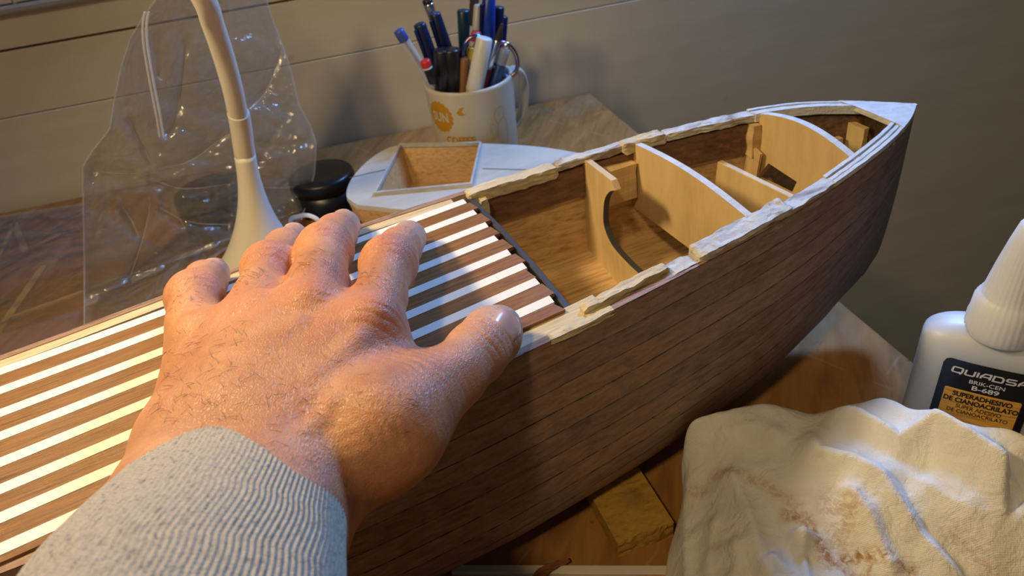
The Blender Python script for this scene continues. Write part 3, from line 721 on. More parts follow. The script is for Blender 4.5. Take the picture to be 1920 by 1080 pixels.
# nails
NAILM = plain('fingernail', (.62, .36, .27), .26, var=.06, scale=200, sss=.0, coat=.3)
def nail(c_px, h, dirv, upv, ln, wd, out=.0004, label=None):
    c = PD(*c_px, h); a = np.array(dirv, float); a /= np.linalg.norm(a); up = np.array(upv, float); up -= a * up.dot(a); up /= np.linalg.norm(up); sd = np.cross(a, up)
    n_, m_ = 15, 15; p = []
    for i in range(n_):
        for j in range(m_):
            s = i / (n_ - 1) * 2 - 1; t = j / (m_ - 1) * 2 - 1
            x, y = s * math.sqrt(1 - t * t / 2), t * math.sqrt(1 - s * s / 2); k = .55
            x, y = s * (1 - k) + x * k, t * (1 - k) + y * k
            p.append(c + a * x * ln / 2 + sd * y * wd / 2 + up * .012)
    p = np.array(p)
    trav = np.zeros(len(p))
    for _ in range(60):
        st = np.clip(hand(p) - out, -.002, .002); st = np.where(trav + st > .0155, 0, st); trav += st; p = p - up * st[:, None]
    e = np.array([max(abs(i / (n_ - 1) * 2 - 1), abs(j / (m_ - 1) * 2 - 1)) for i in range(n_) for j in range(m_)])
    p = p - up * (np.clip(e - .8, 0, 1) * .0035)[:, None]
    return mesh('fingernail', p, [q[::-1] for q in gridf(n_, m_)] if np.dot(np.cross(a, sd), up) < 0 else gridf(n_, m_), NAILM, person, True)
tdir = J['thumb'][-1][0] - J['thumb'][3][0]; tdir[2] = -.002
camdir = CAM - J['thumb'][-1][0]; camdir /= np.linalg.norm(camdir)
nail((951, 608), .016, tdir, camdir * .75 + np.array([.55, -.1, .25]), .0125, .0115)
nail((402, 497), .010, J['pinky'][-1][0] - J['pinky'][-2][0], [-.1, .55, .7], .009, .0085)
nail((553, 428), .010, J['ring'][-1][0] - J['ring'][-2][0], [-.1, .5, .8], .0075, .0075)
nail((645, 402), .010, J['middle'][-1][0] - J['middle'][-2][0], [-.1, .5, .8], .008, .008)

# short dark hairs on the fingers and the back of the hand
HAIRM = plain('fine_dark_hair', (.14, .07, .035), .5, var=.1)
rgh = np.random.RandomState(5); hb = MB()
zones = [('index', 1, 26), ('middle', 1, 30), ('ring', 1, 30), ('pinky', 1, 22)]
seeds = []
for kk, j, n in zones:
    for _ in range(n): seeds.append((J[kk][j][0] + rgh.normal(0, .0045, 3), .0030))
for _ in range(110): seeds.append((PD(rgh.uniform(300, 480), rgh.uniform(620, 830), .035), .0042))
for _ in range(70): seeds.append((PD(rgh.uniform(480, 800), rgh.uniform(660, 860), .040), .0034))
P0 = np.array([q[0] for q in seeds]); P0[:, 2] += .01
for _ in range(50): P0[:, 2] -= np.clip(hand(P0), -.002, .003)
N0 = sdf_normal(P0)
for p, nn_, (_, ln) in zip(P0, N0, seeds):
    if nn_[2] < .3: continue
    t_ = UA * rgh.uniform(-.9, .1) + VA * rgh.uniform(-.2, .9) + rgh.normal(0, .3, 3); t_ -= nn_ * t_.dot(nn_); t_ /= np.linalg.norm(t_); ln *= rgh.uniform(.5, 1.2)
    s = np.linspace(0, 1, 5)[:, None]; b2 = np.cross(nn_, t_) * rgh.uniform(-.35, .35)
    pts = p + t_ * ln * s + nn_ * (.0001 + .0011 * s * (1 - .55 * s) * ln / .0035) + b2 * ln * s ** 2
    v, f = tube(pts, [.00005, .00005, .000045, .000035, .00001], 4, False); hb.add(v, f)
o = hb.build('hair', HAIRM, person); tag(o, kind='stuff')

# sleeve with a ribbed cuff
def sleeve_material():
    m, nt, bs = mat('heather_grey_knit')
    tc = N(nt, 'ShaderNodeTexCoord'); sx = N(nt, 'ShaderNodeSeparateXYZ'); nt.links.new(tc.outputs['UV'], sx.inputs[0])
    rib = math_(nt, 'ADD', math_(nt, 'MULTIPLY', math_(nt, 'COSINE', math_(nt, 'MULTIPLY', sx.outputs[1], 2 * math.pi)), .5), .5)
    n1 = noise(nt, coords(nt, 'UV', (500, 1.2, 1)), 1, 4, .7, .6); n2 = noise(nt, coords(nt), 900, 3, .7)
    c = ramp(nt, n1, [(.30, (.13, .125, .115)), (.45, (.37, .315, .225)), (.7, (.50, .43, .31))])
    c = mix(nt, math_(nt, 'MULTIPLY', ramp(nt, n2, [(.3, (1, 1, 1)), (.45, (0, 0, 0))]), .45), c, (.16, .16, .17))
    nt.links.new(c, bs.inputs['Base Color']); bs.inputs['Roughness'].default_value = .9; bs.inputs['Specular IOR Level'].default_value = .15
    bs.inputs['Sheen Weight'].default_value = .25
    st = math_(nt, 'MULTIPLY', math_(nt, 'COSINE', math_(nt, 'MULTIPLY', sx.outputs[0], 2 * math.pi * 900)), rib)
    bump(nt, bs, mix(nt, .35, n2, st), .5, .0004); return m
KNIT = sleeve_material()
AXP = [PD(437, 938, .0225), PD(412, 992, .0270), PD(372, 1075, .034), PD(325, 1200, .042)]; _e = AXP[-1] - AXP[-2]; AXP += [AXP[-1] + _e * 1.5 + np.array([0, 0, -.006]), AXP[-1] + _e * 4 + np.array([0, 0, -.03])]
ax = catmull(AXP, 240)
T_, N_, B_ = frames(ax)
wr_dir = PD(520, 935, .0235) - PD(330, 900, .0235); v = []; uv = []
NR = 140; seg = NR * 6; th = np.linspace(0, 2 * math.pi, seg, endpoint=False)
acc = np.concatenate([[0], np.cumsum(np.linalg.norm(np.diff(ax, axis=0), axis=1))])
rows = [(-1, .0012)] * 0 + list(range(len(ax)))
def ringpts(i, grow, ribamp, slip=0.):
    c = ax[i] + T_[i] * slip; A = wr_dir - T_[i] * wr_dir.dot(T_[i]); A /= np.linalg.norm(A); Bv = np.cross(T_[i], A); Bv *= np.sign(Bv[2])
    s = acc[i]; a = .0290 + .035 * s + grow; b_ = .0200 + .075 * s + grow
    fold = .0009 * np.sin(3 * th + 14 * s) * min(1, s / .03) + .0005 * np.sin(5 * th - 18 * s + 1.2) * min(1, s / .02)
    r = 1 + (ribamp * np.cos(NR * th)) / .027 + fold / .027
    c = c + T_[i] * ((.0060 * np.cos(th) - .0035) * math.exp(-s / .025))[:, None]
    return c + (a * np.cos(th) * r)[:, None] * A + (b_ * np.sin(th) * r)[:, None] * Bv
sections = [(6, -.0030, .0), (3, -.0028, .0), (1, -.0022, .0001)]
for i, g_, ra in sections: v.append(ringpts(i, g_, ra)); uv.append(acc[i] - .004)
for k in range(1, 5): a = k / 5 * math.pi; v.append(ringpts(0, -.0011 - .0011 * math.cos(a) + .0000, .0002, -.0008 * math.sin(a))); uv.append(-.001 + k * .0001)
for i in range(0, len(ax)): v.append(ringpts(i, 0, .00014)); uv.append(acc[i])
v = np.array(v); nr_ = len(v); uvs_ = np.stack([np.repeat(np.array(uv) * 1., seg), np.tile(th / (2 * math.pi) * NR, nr_)], 1)
o = mesh('sweatshirt_sleeve', v.reshape(-1, 3), [q[::-1] for q in gridf(nr_, seg, True)], KNIT, person, True, uvs_)

# ------------------------------------------------------------------ things around the boat
b_block = [P(1157, 1018, .010), P(1263, 978, .010)]
dback = P(1192, 868, .010) - P(1263, 978, .010)
dback *= .095 / np.linalg.norm(dback)
A_, B2 = b_block; C_, D_ = B2 + dback, A_ + dback
BLOCKM, nt, bs, c = wood('olive_stained_block', (.26, .14, .022), (.46, .26, .045), (.56, .34, .075), 'Object', (30, 70, 70), rough=.6, bmp=.5, pores=.2, blotch=.5, bscale=(40, 40, 40))
cc = P(1188, 933, .010)
tc = N(nt, 'ShaderNodeTexCoord'); vm = N(nt, 'ShaderNodeVectorMath', operation='DISTANCE'); nt.links.new(tc.outputs['Object'], vm.inputs[0])
blkc = (A_ + B2 + C_ + D_) / 4; blkc[2] = 0
vm.inputs[1].default_value = tuple(cc - blkc)
ringm = ramp(nt, math_(nt, 'ADD', vm.outputs['Value'], math_(nt, 'MULTIPLY', math_(nt, 'SUBTRACT', noise(nt, coords(nt), 300, 3, .6), .5), .004)), [(.0055, (1, 1, 1)), (.0072, (0, 0, 0))])
c = mix(nt, math_(nt, 'MULTIPLY', ringm, .28), c, (.05, .035, .015)); nt.links.new(c, bs.inputs['Base Color'])
n = 30; v = []                                       # rough sawn front face
top = [A_ + (B2 - A_) * t for t in np.linspace(0, 1, n)]
fn = (A_ - D_); fn /= np.linalg.norm(fn)
rowz = [.010, .0088, .0062, .0036, .0014, 0.]
for r_, z in enumerate(rowz):
    for k, p in enumerate(top):
        q = p.copy(); q[2] = z; q += fn * (.0009 * nz(q, 300, 2) + (.0012 * nz(q, 500, 6) if r_ in (0, 1) else 0)); v.append(q)
f = [q_[::-1] for q_ in gridf(len(rowz), n)]
b0 = len(v); v += [C_, D_, np.array([C_[0], C_[1], 0]), np.array([D_[0], D_[1], 0])]
f += [tuple(range(n)) + (b0, b0 + 1), tuple(range(5 * n, 6 * n))[::-1] + (b0 + 3, b0 + 2)]
f += [(0, b0 + 1, b0 + 3) + tuple(5 * n - r * n for r in range(0, 5)), tuple([b0 + 2, b0, n - 1]) + tuple(n - 1 + r * n for r in range(1, 6)), (b0, b0 + 2, b0 + 3, b0 + 1)]
f[-3] = (0, b0 + 1, b0 + 3, 5 * n, 4 * n, 3 * n, 2 * n, n)
f[-2] = (b0 + 2, b0, n - 1, 2 * n - 1, 3 * n - 1, 4 * n - 1, 5 * n - 1, 6 * n - 1)
o = mesh('wooden_block', v, f, BLOCKM, None, False, loc=tuple(blkc)); tag(o, 'olive-stained wooden block with rough sawn end wedged under the hull', 'wood block')

def slat(name, pxs, z0, z1, m, label, cat, group=None):
    """a flat strip from four pixels on the bench"""
    q = [P(*a, z1) for a in pxs]; v = [np.array([p[0], p[1], z0]) for p in q] + [np.array([p[0], p[1], z1]) for p in q]
    c = np.mean(q, 0); c[2] = z0
    ar = sum(q[i][0] * q[(i + 1) % 4][1] - q[(i + 1) % 4][0] * q[i][1] for i in range(4))
    if ar < 0: v = v[:4][::-1] + v[4:][::-1]
    o = mesh(name, v, [(0, 3, 2, 1), (4, 5, 6, 7), (0, 1, 5, 4), (1, 2, 6, 5), (2, 3, 7, 6), (3, 0, 4, 7)], m, None, False, loc=tuple(c)); bevel(o, .0002, 1)
    tag(o, label, cat, group); return o
CRW = plain('cream_painted_strip', (.72, .66, .52), .5, var=.08, scale=200)
slat('wooden_strip', [(850, 1059), (1256, 1060), (1262, 1077), (846, 1073)], .0, .0022, CRW, 'long cream strip lying on the bench between hull and rag', 'wood strip')
REDW = wood('red_brown_splinter', (.10, .03, .015), (.24, .085, .04), (.34, .14, .07), 'Object', (40, 200, 200), rough=.6)[0]
spl = [P(1003, 1090, .0036), P(1018, 1072, .0036), P(1040, 1058, .0038), P(1066, 1048, .0042)]
mb = MB(); v = []
for i, (p, w) in enumerate(zip(catmull(np.array(spl), 14), np.linspace(.0030, .0008, 14))):
    d = (spl[-1] - spl[0]); d[2] = 0; d /= np.linalg.norm(d); sd = np.array([-d[1], d[0], 0]); j = .0006 * nz(p, 900, 4)
    v += [p + sd * (w + j) - np.array([0, 0, .0012]), p - sd * (w - j) - np.array([0, 0, .0012]), p - sd * (w - j), p + sd * (w + j)]
o = mesh('wood_splinter', v, [q[::-1] for q in gridf(14, 4, True)] + [(0, 1, 2, 3), (55, 54, 53, 52)], REDW, None, False); tag(o, 'small red-brown wood splinter lying across the long cream strip', 'splinter')
slat('wooden_strip', [(1192, 1079), (1262, 1074), (1268, 1088), (1190, 1094)], .0, .002, wood('pinkish_offcut', (.35, .17, .08), (.52, .29, .15), (.60, .37, .2), 'Object', (20, 200, 200))[0], 'pinkish wooden offcut at the bottom edge below the long cream strip', 'wood strip')

# rag
net = [
 [(1296, 802, .041), (1370, 773, .046), (1450, 765, .046), (1530, 777, .046), (1600, 762, .050), (1665, 753, .054), (1760, 796, .058), (1860, 818, .059), (2010, 850, .058)],
 [(1283, 870, .024), (1345, 850, .036), (1430, 845, .042), (1520, 850, .044), (1610, 850, .047), (1690, 850, .050), (1790, 870, .054), (1900, 930, .053), (2060, 1000, .048)],
 [(1284, 950, .013), (1350, 930, .029), (1430, 940, .036), (1520, 950, .039), (1610, 950, .041), (1710, 950, .043), (1820, 990, .044), (1940, 1040, .042), (2100, 1100, .036)],
 [(1258, 1045, .006), (1340, 1040, .022), (1430, 1050, .029), (1530, 1060, .03), (1630, 1060, .031), (1740, 1070, .031), (1860, 1100, .03), (1980, 1150, .028), (2150, 1200, .022)],
 [(1250, 1160, .002), (1330, 1170, .014), (1420, 1180, .018), (1530, 1190, .02), (1640, 1200, .02), (1760, 1220, .02), (1880, 1240, .02), (2010, 1280, .018), (2190, 1330, .012)],
 [(1235, 1230, .001), (1320, 1240, .001), (1410, 1250, .001), (1530, 1260, .001), (1650, 1270, .001), (1770, 1290, .001), (1900, 1310, .001), (2030, 1350, .001), (2220, 1400, .001)]]
W_ = np.array([[P(*q) for q in r] for r in net])
bk = np.array([.004, .010, .016, .018, .014, .008, .0015, .0010, .0010])
back = W_[0].copy(); back[:, 1] += bk; back[0, 0] += .006; back[:, 2] = .0012; back[0, 1] -= .012
mid = (back + W_[0]) / 2; mid[:, 1] += bk * .12; mid[:, 2] = W_[0][:, 2] * .60
right = None
W_ = np.concatenate([back[None], mid[None], W_])
edge = W_[:, :1].copy(); edge[..., 0] += .005; edge[..., 2] = .0012; W_ = np.concatenate([edge, W_], 1)
NRr, NCc = 190, 260
rowsC = np.stack([catmull(W_[i], NCc) for i in range(len(W_))]); G = np.stack([catmull(rowsC[:, j], NRr) for j in range(NCc)], 1)
G[..., 2] = np.maximum(G[..., 2], .0012)
Pts = G.reshape(-1, 3); q2 = Pts[:, :2]; dz = np.zeros(len(Pts)); stain = np.zeros(len(Pts))
def pl(pxs, h=.046): return [P(x, y, h) for x, y in pxs]
folds = [   # ridge line, height, width on the lamp side, width on the other side
 ([(1522, 777), (1605, 807), (1676, 852), (1732, 843), (1785, 875), (1852, 916), (1935, 965)], .0060, .009, .0035),
 ([(1509, 800), (1530, 858), (1597, 879), (1650, 909), (1672, 935), (1725, 984), (1785, 1025), (1870, 1075)], .0050, .0080, .0040),
 ([(1324, 852), (1375, 870), (1405, 930), (1432, 1010), (1477, 1085)], .0045, .0070, .0045),
 ([(1440, 1000), (1480, 1030), (1500, 1085)], .0025, .004, .003),
 ([(1507, 955), (1512, 1000), (1535, 1085)], .0055, .0030, .0060),
 ([(1300, 800), (1288, 870), (1290, 960), (1296, 1090)], .0030, .0030, .0040),
 ([(1700, 800), (1762, 822), (1850, 860), (1940, 905)], .0022, .0040, .0050),
 ([(1330, 800), (1420, 800), (1480, 830)], .0020, .0040, .0050),
 ([(1560, 905), (1600, 925), (1650, 985), (1700, 1050)], .0030, .0045, .0035),
 ([(1380, 960), (1390, 1010), (1360, 1090)], .0025, .004, .004),
 ([(1700, 900), (1760, 940), (1850, 990), (1900, 1060)], .0020, .0050, .0050),
 ([(1350, 900), (1335, 960), (1330, 1080)], .0018, .003, .004),
]
for ln, hgt, wa, wb in folds:
    d, par, side = seg_dist(q2, pl(ln)); wv = np.where(side > 0, wb, wa)
    env = np.clip(np.minimum(par, 1 - par) / .18, 0, 1); env = env * env * (3 - 2 * env)
    dz += 1.55 * hgt * env * np.exp(-np.abs(d / wv) ** 1.25)
for ln, hgt, w in (([(1505, 975), (1530, 1020), (1560, 1085)], .004, .004), ([(1560, 800), (1650, 860), (1720, 880), (1800, 920)], .0025, .006), ([(1395, 990), (1430, 1050), (1450, 1090)], .002, .004), ([(1860, 930), (1890, 935), (1930, 960)], .005, .008)):
    d, par, side = seg_dist(q2, pl(ln)); env = np.clip(np.minimum(par, 1 - par) / .2, 0, 1); dz -= 1.3 * hgt * env * np.exp(-(d / w) ** 2)
fall = np.clip(Pts[:, 2] / .012, .15, 1)
nn1 = np.array([mnoise.ridged_multi_fractal(Vector((p[0] * 34 + 3, p[1] * 22, 1.7)), 1., 2.1, 3, 1., 2.) for p in Pts])
nn2 = np.array([nz(p, 120, 4.) for p in Pts]); nn3 = np.array([nz(p, 55, 9.) for p in Pts]); nn4 = np.array([nz((p[0] * .5, p[1], 0), 210, 2.) for p in Pts])
dz = (dz + .0011 * (nn1 - 1.) + .0007 * nn2 + .0018 * nn3 + .00035 * nn4) * fall
Pts2 = Pts.copy(); Pts2[:, 2] = np.maximum(Pts[:, 2] + dz, .0011)
for ln, w, a in (([(1480, 935), (1520, 945), (1545, 985), (1570, 1010), (1620, 1000), (1680, 1015), (1720, 1030)], .0022, 1.), ([(1548, 1000), (1600, 1025), (1680, 1045), (1740, 1070)], .0016, .8), ([(1560, 930), (1600, 940), (1580, 975)], .0050, .6),
                 ([(1345, 848), (1370, 858), (1440, 890), (1500, 925)], .0024, .55), ([(1300, 850), (1325, 862)], .002, .6), ([(1780, 980), (1850, 1020), (1920, 1060)], .0030, .5), ([(1345, 960), (1352, 968)], .002, .5), ([(1840, 1000), (1900, 1070)], .005, .35), ([(1620, 1010), (1650, 1000), (1640, 1030)], .0012, .8), ([(1790, 792), (1860, 812), (1960, 846)], .0045, .75)):
    d, par, _ = seg_dist(q2, pl(ln)); stain = np.maximum(stain, a * np.exp(-(d / w) ** 2))
def cloth_material():
    m, nt, bs = mat('stained_cotton_rag')
    a = N(nt, 'ShaderNodeAttribute'); a.attribute_name = 'stain'
    br = noise(nt, coords(nt), 420, 5, .7, .6); big = noise(nt, coords(nt), 30, 4, .6)
    st = math_(nt, 'MULTIPLY', a.outputs['Fac'], ramp(nt, br, [(.36, (0, 0, 0)), (.60, (1, 1, 1))]))
    c = mix(nt, ramp(nt, big, [(.35, (0, 0, 0)), (.7, (1, 1, 1))]), (.74, .71, .64), (.84, .82, .76))
    c = mix(nt, math_(nt, 'MULTIPLY', ramp(nt, noise(nt, coords(nt), 62, 4, .7, .8), [(.60, (0, 0, 0)), (.74, (1, 1, 1))]), .35), c, (.58, .43, .24))
    c = mix(nt, st, c, (.40, .21, .09))
    nt.links.new(c, bs.inputs['Base Color']); bs.inputs['Roughness'].default_value = .92; bs.inputs['Specular IOR Level'].default_value = .1
    bs.inputs['Subsurface Weight'].default_value = .12; bs.inputs['Subsurface Scale'].default_value = .002
    w1 = N(nt, 'ShaderNodeTexWave', wave_type='BANDS', bands_direction='X'); w1.inputs['Scale'].default_value = 640; w2 = N(nt, 'ShaderNodeTexWave', wave_type='BANDS', bands_direction='Y'); w2.inputs['Scale'].default_value = 640
    for w in (w1, w2): w.inputs['Distortion'].default_value = .8; nt.links.new(coords(nt, 'Object', (1, 1, 1), (0, 0, .4)), w.inputs[0])
    n1 = bump(nt, None, mix(nt, .5, w1.outputs['Fac'], w2.outputs['Fac']), .35, .00025)
    n2 = bump(nt, None, noise(nt, coords(nt), 260, 4, .6, 1.), .5, .0009, n1); bump(nt, bs, noise(nt, coords(nt), 90, 3, .6, 1.2), .5, .0022, n2); return m
CLOTH = cloth_material()
rag = mesh('cotton_rag', Pts2, [q[::-1] for q in gridf(NRr, NCc)], CLOTH, None, True, loc=tuple(P(1600, 950, 0))); attr(rag, 'stain', stain)
sm = rag.modifiers.new('thickness', 'SOLIDIFY'); sm.thickness = .0009; sm.offset = 1
tag(rag, 'crumpled off-white cotton rag with brown stains in front of the glue bottle', 'rag')
# ------------------------------------------------------------------ writing
def text_mesh(txt, size, bold=0., sx=1., shear=0., align='CENTER', space=1.):
    cu = bpy.data.curves.new('lettering', 'FONT'); cu.body = txt; cu.size = size; cu.align_x = align; cu.offset = bold; cu.shear = shear; cu.resolution_u = 3; cu.space_character = space
    ob = bpy.data.objects.new('lettering', cu); COL.objects.link(ob); dg = bpy.context.evaluated_depsgraph_get(); me = bpy.data.meshes.new_from_object(ob.evaluated_get(dg))
    v = np.array([tuple(x.co) for x in me.vertices]).reshape(-1, 3); f = [tuple(p.vertices) for p in me.polygons]
    bpy.data.objects.remove(ob); bpy.data.curves.remove(cu); bpy.data.meshes.remove(me); v[:, 0] *= sx; return v, f
def stroke_font(word, size, th, gap=.22):
    """square techno letters as rounded strokes: QUIADSA"""
    G_ = {'Q': ([[(0, .12), (0, .88), (.12, 1), (.98, 1), (1.1, .88), (1.1, .12), (.98, 0), (.12, 0), (0, .12)], [(.75, .2), (1.05, -.22)]], 1.1),
          'U': ([[(0, 1), (0, .12), (.12, 0), (.88, 0), (1, .12), (1, 1)]], 1.0), 'I': ([[(0, 0), (0, 1)]], 0.), 
          'A': ([[(0, 0), (0, .5), (.35, 1), (1, 1), (1, 0)], [(0, .40), (1, .40)]], 1.), 'D': ([[(0, 0), (0, 1), (.8, 1), (1.05, .75), (1.05, .15), (.92, 0), (0, 0)]], 1.05),
          'S': ([[(1, 1), (.12, 1), (0, .88), (0, .62), (.12, .5), (.88, .5), (1, .38), (1, .12), (.88, 0), (0, 0)]], 1.)}
    v, f, x0 = [], [], 0.
    for ch in word:
        strokes, w = G_[ch]
        for s_ in strokes:
            P2 = [np.array(p) * size + np.array([x0, 0]) for p in s_]; n = len(P2); L_, R_ = [], []
            for i, p in enumerate(P2):
                cl = np.allclose(P2[0], P2[-1]); a = P2[i - 1] if i else (P2[-2] if cl else None); b_ = P2[i + 1] if i < n - 1 else (P2[1] if cl else None)
                d1 = (p - a) / np.linalg.norm(p - a) if a is not None else None; d2 = (b_ - p) / np.linalg.norm(b_ - p) if b_ is not None else None
                d1 = d2 if d1 is None else d1; d2 = d1 if d2 is None else d2; m = d1 + d2; m /= np.linalg.norm(m); nn = np.array([-m[1], m[0]]); k = th / 2 / max(.5, nn @ np.array([-d1[1], d1[0]]))
                L_.append(p + nn * k); R_.append(p - nn * k)
            b0 = len(v); v += [(*a, 0) for a in L_] + [(*a, 0) for a in R_]; f += [(b0 + n + i, b0 + n + i + 1, b0 + i + 1, b0 + i) for i in range(n - 1)]
        x0 += (w + gap) * size + th
    v = np.array(v); v[:, 0] -= v[:, 0].mean() * 0 + (v[:, 0].max() + v[:, 0].min()) / 2; return v, f

# ------------------------------------------------------------------ glue bottle
BB = P(1789, 872, 0); BB[2] = 0
tow = CAM - BB; yaw = math.atan2(tow[1], tow[0]) + math.radians(7)       # the label's facing
ez = np.array([0, 0, 1.]); en = np.array([math.cos(yaw), math.sin(yaw), 0]); es = np.array([-en[1], en[0], 0])   # normal, sideways (to the right seen from the front)
glue = empty('glue_bottle', tuple(BB)); tag(glue, 'white plastic glue bottle with black label and ribbed cone cap behind the rag', 'bottle')
def frosty(name, col, rough, al=.0):
    m, nt, bs = mat(name); bs.inputs['Base Color'].default_value = (*col, 1); bs.inputs['Roughness'].default_value = rough
    bs.inputs['Subsurface Weight'].default_value = .6; bs.inputs['Subsurface Radius'].default_value = (1, 1, 1); bs.inputs['Subsurface Scale'].default_value = .018; bs.inputs['Specular IOR Level'].default_value = .45; return m
FROST = frosty('frosted_polyethylene', (.60, .64, .68), .38); CAPM = frosty('translucent_white_cap', (.72, .75, .78), .36)
BA, BW = .0262, .0118
def bprof(z):     # scale of the oval body with height
    if z < .003: return .93 + .07 * math.sin(z / .003 * math.pi / 2)
    if z < ZS: return 1.
    t = (z - ZS) / (ZT - ZS); return max(.38, math.sqrt(max(0, 1 - t ** 2.2)))
def bpt(th, z, out=0.):
    k = bprof(z); e = .72; c, s_ = math.cos(th), math.sin(th)
    a = (BA * k + out) * math.copysign(abs(c) ** e, c); b_ = (BW * (k if k == 1. else max(k, .6)) + out) * math.copysign(abs(s_) ** e, s_)
    return BB + es * a + en * b_ + ez * z
# heights from the photograph
def axis_z(py):
    zs = np.linspace(0, .2, 2001); y = proj(BB + ez * zs[:, None])[1]; return float(np.interp(-py, -y, zs))
ZT = axis_z(607); ZS = ZT - .010; zc0 = ZT - .003; zc1 = axis_z(416)
zsx = [0, .001, .002, .003] + list(np.linspace(.006, ZS, 12)) + list(ZS + (ZT - ZS) * np.sin(np.linspace(.12, 1, 12) * math.pi / 2))
v = [bpt(t, z) for z in zsx for t in np.linspace(0, 2 * math.pi, 96, endpoint=False)]; nb_ = len(zsx)
mesh('body', v, gridf(nb_, 96, True) + [tuple(range(96))[::-1], tuple(range((nb_ - 1) * 96, nb_ * 96))], FROST, glue, True)
v = []; seg = 144; Lc = zc1 - zc0
prof = [(.0128, 0), (.0130, .001), (.0130, .006), (.0126, .008), (.0122, Lc * .30), (.0118, Lc * .31), (.0115, Lc * .33), (.0108, Lc * .345), (.0104, Lc * .36), (.0098, Lc * .42), (.0085, Lc * .60), (.0066, Lc * .82), (.0052, Lc * .97), (.0046, Lc * .99), (.0040, Lc), (.0026, Lc), (.0022, Lc * .985), (.0001, Lc * .982)]
for r_, z in prof:
    for k in range(seg):
        t = 2 * math.pi * k / seg; rr = r_ + (.00016 * math.cos(36 * t) if Lc * .02 < z < Lc * .95 and r_ > .005 else 0); v.append(BB + (es * math.cos(t) + en * math.sin(t)) * rr + ez * (zc0 + z))
mesh('cone_cap', v, gridf(len(prof), seg, True), CAPM, glue, True)
BLK = plain('glossy_black_label', (.010, .012, .018), .22, var=.1, coat=.4); LW = plain('label_white_ink', (.70, .72, .74), .4, var=.02)
LOR, nt, bs, c = wood('label_orange_wood_print', (.30, .13, .02), (.78, .42, .08), (.86, .50, .12), 'Object', (8, 8, 240), rough=.35, bmp=0., pores=.1); LBK = plain('label_black_ink', (.02, .015, .01), .4, var=.05)
# arc-length table of the front face
ths = np.linspace(.02, math.pi - .02, 700); arc = np.array([bpt(t, .03) for t in ths]); al = np.concatenate([[0], np.cumsum(np.linalg.norm(np.diff(arc, axis=0), axis=1))]); half = np.interp(math.pi / 2, ths, al)
def onlabel(x, z, out): return bpt(float(np.interp(half - x, al, ths)), z, out)          # x to the right of the label's middle
ztop = axis_z(655) ; 
def lab_patch(name, x0, x1, z0, z1, out, m, rad=.003, parent=None, n=40):
    v = []; xs = np.linspace(x0, x1, n)
    for x in xs:
        e = max(0, rad - min(x - x0, x1 - x)); cut = rad - math.sqrt(max(0, rad ** 2 - e ** 2)); v += [onlabel(x, z0 + cut, out), onlabel(x, z1 - cut, out)]
    return mesh(name, v, [(2 * i, 2 * i + 2, 2 * i + 3, 2 * i + 1) for i in range(n - 1)], m, parent or glue, True)
LH = .0163
lab = lab_patch('label', -LH, LH, .006, ztop, .00015, BLK)
lab_patch('side_label', LH + .0042, LH + .016, .006, ztop - .002, .00015, BLK)
lab_patch('orange_panel', -LH + .0030, LH - .0030, .010, ztop - .0145, .00025, LOR, .0006, lab)
def lab_text(name, vf, x, z, m, out=.00038):
    v, f = vf; mesh(name, [onlabel(x + p[0], z + p[1], out) for p in v], f, m, lab, False)
v, f = stroke_font('QUIADSA', .0026, .00062, .14); v[:, 0] *= (2 * LH * .80) / (v[:, 0].max() - v[:, 0].min()) if True else 1; v[:, 0] += .10 * v[:, 1]
lab_text('brand_lettering', (v, f), .0002, ztop - .0062, LW)
lab_text('lettering', text_mesh('\u00ae', .0018), LH * .88, ztop - .0042, LW)
lab_text('lettering', text_mesh('BRIK-CEN', .0027, .00003, 1.05), .0002, ztop - .0100, LW)
lab_text('lettering', text_mesh('B-689', .0032, .00007, 1.25), .0002, ztop - .0131, LW)
lab_text('lettering', text_mesh('SUPERADHESIVO', .0034, .00012, .80), .0002, ztop - .0180, LBK)
lab_text('lettering', text_mesh('DE CIANOACRILATO', .0034, .00012, .80), .0002, ztop - .0212, LBK)
lab_text('lettering', text_mesh('SUPER ADESIVO', .0028, .00002, .80), .0002, ztop - .0241, LBK)
lab_text('lettering', text_mesh('DE CIANOACRILATO', .0028, .00002, .80), .0002, ztop - .0268, LBK)

# ------------------------------------------------------------------ gooseneck lamp
LAMPM = plain('ivory_lamp_plastic', (.74, .70, .60), .38, var=.03, spec=.4)
lb = P(487, 512, 0); lamp = empty('gooseneck_lamp', tuple(lb)); tag(lamp, 'ivory gooseneck desk lamp with flared base standing behind the boat', 'lamp')
n1_ = PY(459, 290, .476)
hh = n1_[2]
prof = []
ax_top = n1_ - lb
for t in np.linspace(0, 1, 26):
    r = .0068 + .030 * (1 - t) ** 2.3 + .0035 * (1 - t) ** 8; prof.append((r, t))
v = []
for r, t in prof:
    c = lb + np.array([ax_top[0] * t ** .8, ax_top[1] * t, ax_top[2] * t])
    for k in range(64): a = 2 * math.pi * k / 64; v.append(c + np.array([math.cos(a), math.sin(a), 0]) * r)
mesh('lamp_base', v, gridf(len(prof), 64, True) + [tuple(range(64))[::-1], tuple(range(25 * 64, 26 * 64))], LAMPM, lamp, True)
path = [n1_, PY(452, 240, .470), PY(447, 212, .466)]
path2 = [PY(446, 214, .466), PY(437, 170, .458), PY(419, 105, .447), PY(399, 45, .434), PY(380, -5, .420), np.array([-.0735, .408, .232]), np.array([-.090, .388, .300]), np.array([-.120, .362, .365]), np.array([-.155, .338, .415]), np.array([-.185, .320, .435]), LAMP + np.array([0, 0, .024])]
v, f = tube(catmull(np.array(path), 20), .0066, 32); mesh('neck_collar', v, f, LAMPM, lamp, True)
v, f = tube(catmull(np.array(path2), 110), .0059, 32); mesh('neck', v, f, LAMPM, lamp, True)
